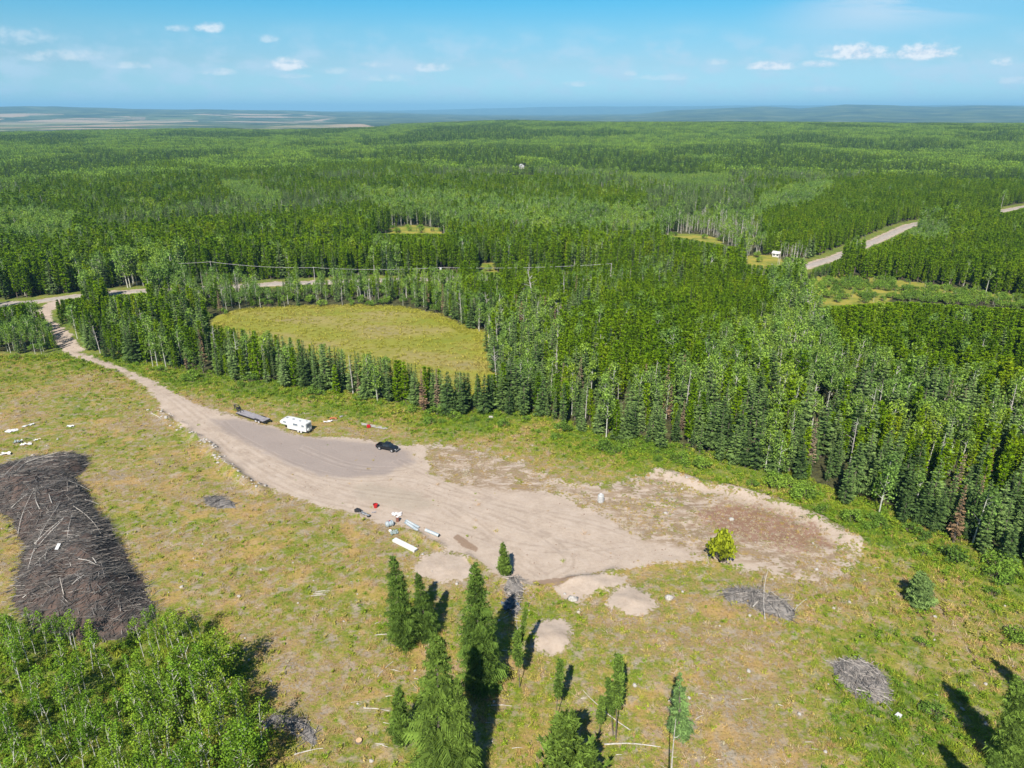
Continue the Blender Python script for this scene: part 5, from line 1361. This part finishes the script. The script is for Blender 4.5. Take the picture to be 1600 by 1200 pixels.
t = at('drum', (621.5, 814.5), 0, 'small rust-brown drum standing right of the pale tank', 'drum', 1.25)
pm('drum_wall', lambda V, F: cyl(V, F, (0, 0, .44), 'z', .29, .86, 18), P_RUST, t); pm('hoops', lambda V, F: [cyl(V, F, (0, 0, z), 'z', .305, .04, 18) for z in (.3, .6)], P_RUST, t); pm('lid', lambda V, F: cyl(V, F, (0, 0, .885), 'z', .25, .03, 18), P_DULL, t)
def crumple(V, F, w, h, z, seed, n=7):
    g = np.random.default_rng(seed); k = len(V)
    for j in range(n):
        for i in range(n): V.append(((i/(n-1)-.5)*w*(1+.2*g.normal()*.5), (j/(n-1)-.5)*h*(1+.2*g.normal()*.5), z*g.random()))
    for j in range(n-1):
        for i in range(n-1): F.append((k+j*n+i, k+j*n+i+1, k+(j+1)*n+i+1, k+(j+1)*n+i))
def sheet(px, w, h, z, label, mat=P_DULL, rz=0.0, nm='plastic_sheet', cat='sheet'):
    p = gp(*px); o = pm(nm, lambda V, F: crumple(V, F, w, h, z, int(px[0]*13)), mat, None); o.location = (p.x, p.y, p.z+.04); o.rotation_euler = (0, 0, rz); return tag(o, label, cat)
sheet((620, 804), 2.2, 1.5, .35, 'pale crumpled sheet on the sand behind the brown drum')
for i, (p0, p1, lab) in enumerate([((634, 815), (654, 826), 'pale grey-blue metal trough nearer the pad, one of the pair'), ((633, 819), (652, 829.5), 'pale grey-blue metal trough nearer the grass, one of the pair')]):
    a, b, rz, L = place(p0, p1); t = empty('metal_trough', (a+b)/2+Vector((0, 0, .02)), rz, 1.0, lab, 'trough')
    def tr(V, F, L=L):
        k = len(V); m = 8
        for x in (-L/2, L/2):
            for q in range(m): an = PI+PI*q/(m-1); V.append((x, .34*math.cos(an), .36+.34*math.sin(an)))
        for q in range(m-1): F.append((k+q, k+q+1, k+m+q+1, k+m+q))
        F.append(tuple(k+q for q in range(m))); F.append(tuple(k+m+q for q in reversed(range(m))))
    o = pm('trough_shell', tr, P_PALE, t); so = o.modifiers.new('thick', 'SOLIDIFY'); so.thickness = .03
    pm('rim', lambda V, F, L=L: [tube(V, F, (-L/2, y, .36), (L/2, y, .36), .035, .035, 5) for y in (-.34, .34)], P_CHROME, t)
a, b, rz, L = place((665, 830), (686, 839.5))
t = empty('culvert_pipe', (a+b)/2, rz, 1.0, 'pale grey ribbed pipe with an open dark end beside the grass rim', 'pipe')
def cul(V, F):
    n = 24
    for i in range(n): x0 = -L/2+L*i/n; x1 = x0+L/n; tube(V, F, (x0, 0, .36), ((x0+x1)/2, 0, .36), .33, .36, 14); tube(V, F, ((x0+x1)/2, 0, .36), (x1, 0, .36), .36, .33, 14)
pm('pipe_wall', cul, P_PALE, t); pm('inner_wall', lambda V, F: (tube(V, F, (-L/2, 0, .36), (L/2, 0, .36), .31, .31, 14)), P_STEEL, t)
a, b, rz, L = place((616, 845), (650, 862))
t = empty('box_panel', (a+b)/2, rz, 1.0, 'long bright white box panel lying in the grass below the troughs', 'panel')
pm('panel', lambda V, F: bx(V, F, -L/2, L/2, -.5, .5, .05, .55), P_DULL if False else P_WHITE, t, .03); pm('end_cap', lambda V, F: bx(V, F, -L/2-.03, -L/2-.005, -.45, .45, .08, .5), P_CHROME, t)
pm('end_cap', lambda V, F: bx(V, F, L/2+.005, L/2+.03, -.45, .45, .08, .5), P_CHROME, t)
t = at('jug', (610, 831), 0, 'round white jug in the grass between the tank and the white panel', 'jug', 1.3)
pm('jug_body', lambda V, F: polytube(V, F, [(0, 0, 0), (0, 0, .1), (0, 0, .3), (0, 0, .45), (0, 0, .5)], [.15, .25, .27, .12, .08], 14), P_WHITE, t, smooth=True); pm('cap', lambda V, F: cyl(V, F, (0, 0, .52), 'z', .08, .06, 10), P_TAIL, t)
sheet((616, 833), 1.6, 1.5, .4, 'grey-green crumpled netting beside the round white jug', plain_mat('netting', (.16, .20, .18), (.28, .32, .30), 5, .9), .4, 'netting', 'netting')
sheet((584, 801), .9, .5, .2, 'small dark grey rag on the sand right of the machine frame', P_GREYD, .2, 'rag', 'rag')
t = at('water_tank', (938.5, 784), .2, 'pale grey upright water tank standing alone by the sandy clearing', 'tank', 1.0)
pm('tank_wall', lambda V, F: polytube(V, F, [(0, 0, 0), (0, 0, 1.55), (0, 0, 1.85), (0, 0, 1.95)], [.66, .70, .52, .25], 20), P_GREYT, t, smooth=True); pm('lid', lambda V, F: cyl(V, F, (0, 0, 1.98), 'z', .28, .12, 16), P_DULL, t)
pm('ribs', lambda V, F: [cyl(V, F, (0, 0, z), 'z', .715, .05, 20) for z in (.4, .8, 1.2)], P_DULL, t)
# things in the grass above the pad
a, b, rz, L = place((563, 663), (608, 671))
for i in range(3):
    o = pm('plank', lambda V, F: bx(V, F, -L/2+.5*i, L/2-.4*i, -.14+.42*i-.4, .14+.42*i-.4, .16, .24), P_WOOD, None); o.location = (a+b)/2; o.rotation_euler = (0, 0, rz)
    tag(o, ('front', 'middle', 'rear')[i]+' one of three long grey planks in the grass above the gravel pad', 'plank', 'grey planks above the gravel pad')
t = at('fuel_can', (576, 668.5), .4, 'red fuel can beside the long grey planks above the pad', 'fuel can', 1.9, .1)
pm('can_body', lambda V, F: bx(V, F, -.25, .25, -.17, .17, 0, .42), P_RED, t, .05); pm('spout', lambda V, F: tube(V, F, (.15, 0, .4), (.27, 0, .56), .045, .035, 8), P_STEEL, t); pm('handle', lambda V, F: polytube(V, F, [(-.2, 0, .42), (-.15, 0, .53), (.05, 0, .53), (.1, 0, .42)], [.02]*4, 5), P_RED, t)
sheet((521, 655), 2.0, .9, .45, 'orange-brown crumpled tarp in the grass behind the camper', P_ORANGE, .2, 'tarp', 'tarp')
sheet((513, 659), 2.4, 1.0, .3, 'pale grey crumpled sheet next to the orange-brown tarp', P_DULL, .3)
sheet((533, 652), .8, .8, .5, 'small grey-green bundle right of the orange-brown tarp', P_GREYD, .3, 'bundle', 'bundle')
sheet((19, 674), 3.0, 1.6, .6, 'tattered pale sheet at the left edge beyond the brush heap', P_DULL, .4)
sheet((44, 666), 2.8, .6, .5, 'long narrow white wrapping lying diagonally at the far left', P_WHITE, .85)
sheet((28, 692), 1.8, 1.3, .8, 'bluish-white bundle of sheeting at far left', P_PALE, .1)
sheet((41, 695), 2.6, 1.0, .5, 'whitish folded sheeting just right of the bluish bundle', P_DULL, .15)
sheet((58, 688), 1.6, .8, .4, 'small creamy sheet scrap right of the folded sheeting', P_DULL, .6)
sheet((10, 710), 2.2, 1.2, .5, 'yellowish-white scrap heap above the brush heap corner', P_DULL, .2)
sheet((110, 667), 1.7, 1.0, .5, 'single white sheet in the open grass beyond the brush heap', P_WHITE, .1)
sheet((797, 948), 2.6, 2.2, .9, 'dark blue tarp bundle in the shade of the tallest spruce', P_TARP, .5, 'tarp', 'tarp')
sheet((806, 934), .9, .6, .3, 'small white scrap beside the dark blue tarp', P_WHITE, .5)
t = at('crate', (1403, 1121), .6, 'white box lying in the weeds below the round brush pile', 'box', 1.0)
pm('box_wall', lambda V, F: bx(V, F, -.4, .4, -.3, .3, .0, .45), P_WHITE, t, .03); pm('lid', lambda V, F: bx(V, F, -.43, .43, -.33, .33, .455, .5), P_WHITE, t, .01)
p = gp(101, 893); zt = float(topf(np.array([p.x]), np.array([p.y]))[0][0])
o = pm('board', lambda V, F: bx(V, F, -.28, .28, -.7, .7, 0, .06), P_WHITE, None); o.location = (p.x, p.y, p.z+zt+.35); o.rotation_euler = (.3, .1, .15); tag(o, 'small white board standing out on the dark brush heap', 'board')
t = at('tree_stump', (561, 1159), 0, 'freshly cut round stump glowing orange in the grass near the bottom', 'stump', 1.0)
pm('stump_bark', lambda V, F: tube(V, F, (0, 0, -.1), (0, 0, .32), .55, .42, 14), M_BARK, t); pm('cut_face', lambda V, F: cyl(V, F, (0, 0, .32), 'z', .41, .03, 14), P_CUT, t)
for px, w_, lab in (((1368, 1055), 0, ''),)[:0]: pass

# ---- power line along the near side of the road
WP = []
for i, (px, D) in enumerate([(178, 343), (330, 341), (490, 338), (687, 337), (955, 338), (1206, 350)]):
    u = (px-800)/FPX; r = pray(px, 418); y = D; x = r[0]/r[1]*y; z = hz(x, y)
    H = top_h(Vector((x, y, z)), px, (408, 408, 417, 417, 411, 412)[i]); H = max(H, 8.0)
    e = empty('utility_pole', (x, y, z), .12, 1.0, 'wooden utility pole beside the road, '+('at far left by the driveway mouth', 'second from the left', 'behind the left part of the meadow', 'carrying white cans behind the meadow', 'right of the meadow where the wire ends', 'near the small shed')[i], 'utility pole')
    pm('pole', lambda V, F: tube(V, F, (0, 0, -.3), (0, 0, H), .17, .12, 8), M_DEAD, e)
    pm('crossarm', lambda V, F: bx(V, F, -.06, .06, -1.2, 1.2, H-.5, H-.35), M_DEAD, e)
    if i == 3:
        pm('transformer', lambda V, F: [(cyl(V, F, (.5, y_, H-1.3), 'z', .45, 1.5, 12)) for y_ in (-1.0, 0.05, 1.1)], P_WHITE, e)
    WP.append((x, y, z+H-.3))
for i in range(4):
    a = np.array(WP[i]); b = np.array(WP[i+1]); V = []; F = []
    pts = [a+(b-a)*t-np.array([0, 0, 1.0*4*t*(1-t)]) for t in np.linspace(0, 1, 15)]
    polytube(V, F, pts, [.05]*15, 4)
    tag(link(bpy.data.objects.new('power_line', mesh_np('wire', V, F, [P_DULL]))), 'thin pale overhead wire, span number'.replace(', span number', '')+(' at the far left by the driveway', ' above the scrub left of the meadow', ' behind the yellow meadow left half', ' ending right of the meadow at its pole')[i], 'wire')
# small far buildings
def house(px, w_, l_, h_, rz, label, wall, roof, nm='house'):
    p = gp(*px); e = empty(nm, p, rz, 1.0, label, 'house' if nm == 'house' else 'shed')
    wl = pm('wall', lambda V, F: prism(V, F, [(-w_/2, -.3), (w_/2, -.3), (w_/2, h_), (0, h_+w_*.35), (-w_/2, h_)], l_/2), wall, e)
    def rf(V, F):
        for s in (-1, 1):
            k = len(V); V.extend([(s*(w_/2+.4), -l_/2-.4, h_-.1), (s*(w_/2+.4), l_/2+.4, h_-.1), (0, l_/2+.4, h_+w_*.35+.12), (0, -l_/2-.4, h_+w_*.35+.12)]); F.append((k, k+1, k+2, k+3))
    r_ = pm('roof', rf, roof, e); so = r_.modifiers.new('thick', 'SOLIDIFY'); so.thickness = .15
    for y_ in (-l_/4, l_/4): pm('window', lambda V, F: bx(V, F, -w_/2-.04, -w_/2-.005, y_-.5, y_+.5, h_*.4, h_*.75), P_GLASS, e)
    pm('door', lambda V, F: bx(V, F, -.5, .5, -l_/2-.05, -l_/2-.005, 0, 2.1), P_RUST, e)
house((815, 264), 5, 6, 5.0, .5, 'small white house in a far glade of the forest', P_DULL, P_GREYT)
house((1213, 401), 3, 4, 2.0, .9, 'tiny white shed by the grey bare trees near the road', P_DULL, P_DULL, 'shed')

# ================================================================ haze
def haze():
    V = [(x, y, z) for z in (-130, 420) for y in (-43000, 43000) for x in (-43000, 43000)]
    F = [(0, 2, 3, 1), (4, 5, 7, 6), (0, 1, 5, 4), (2, 6, 7, 3), (0, 4, 6, 2), (1, 3, 7, 5)]
    mt = bpy.data.materials.new('haze'); mt.use_nodes = True
    s = NT(mt.node_tree); s.n.clear()
    pv = s.node('ShaderNodeVolumePrincipled', Density=HAZE_D); pv.inputs['Color'].default_value = (.33, .70, 1.0, 1)
    s.node('ShaderNodeOutputMaterial', Volume=pv.outputs[0])
    tag(link(bpy.data.objects.new('haze', mesh_np('haze', V, F, [mt]))), kind='stuff')
HAZE_D = 6e-5
haze()
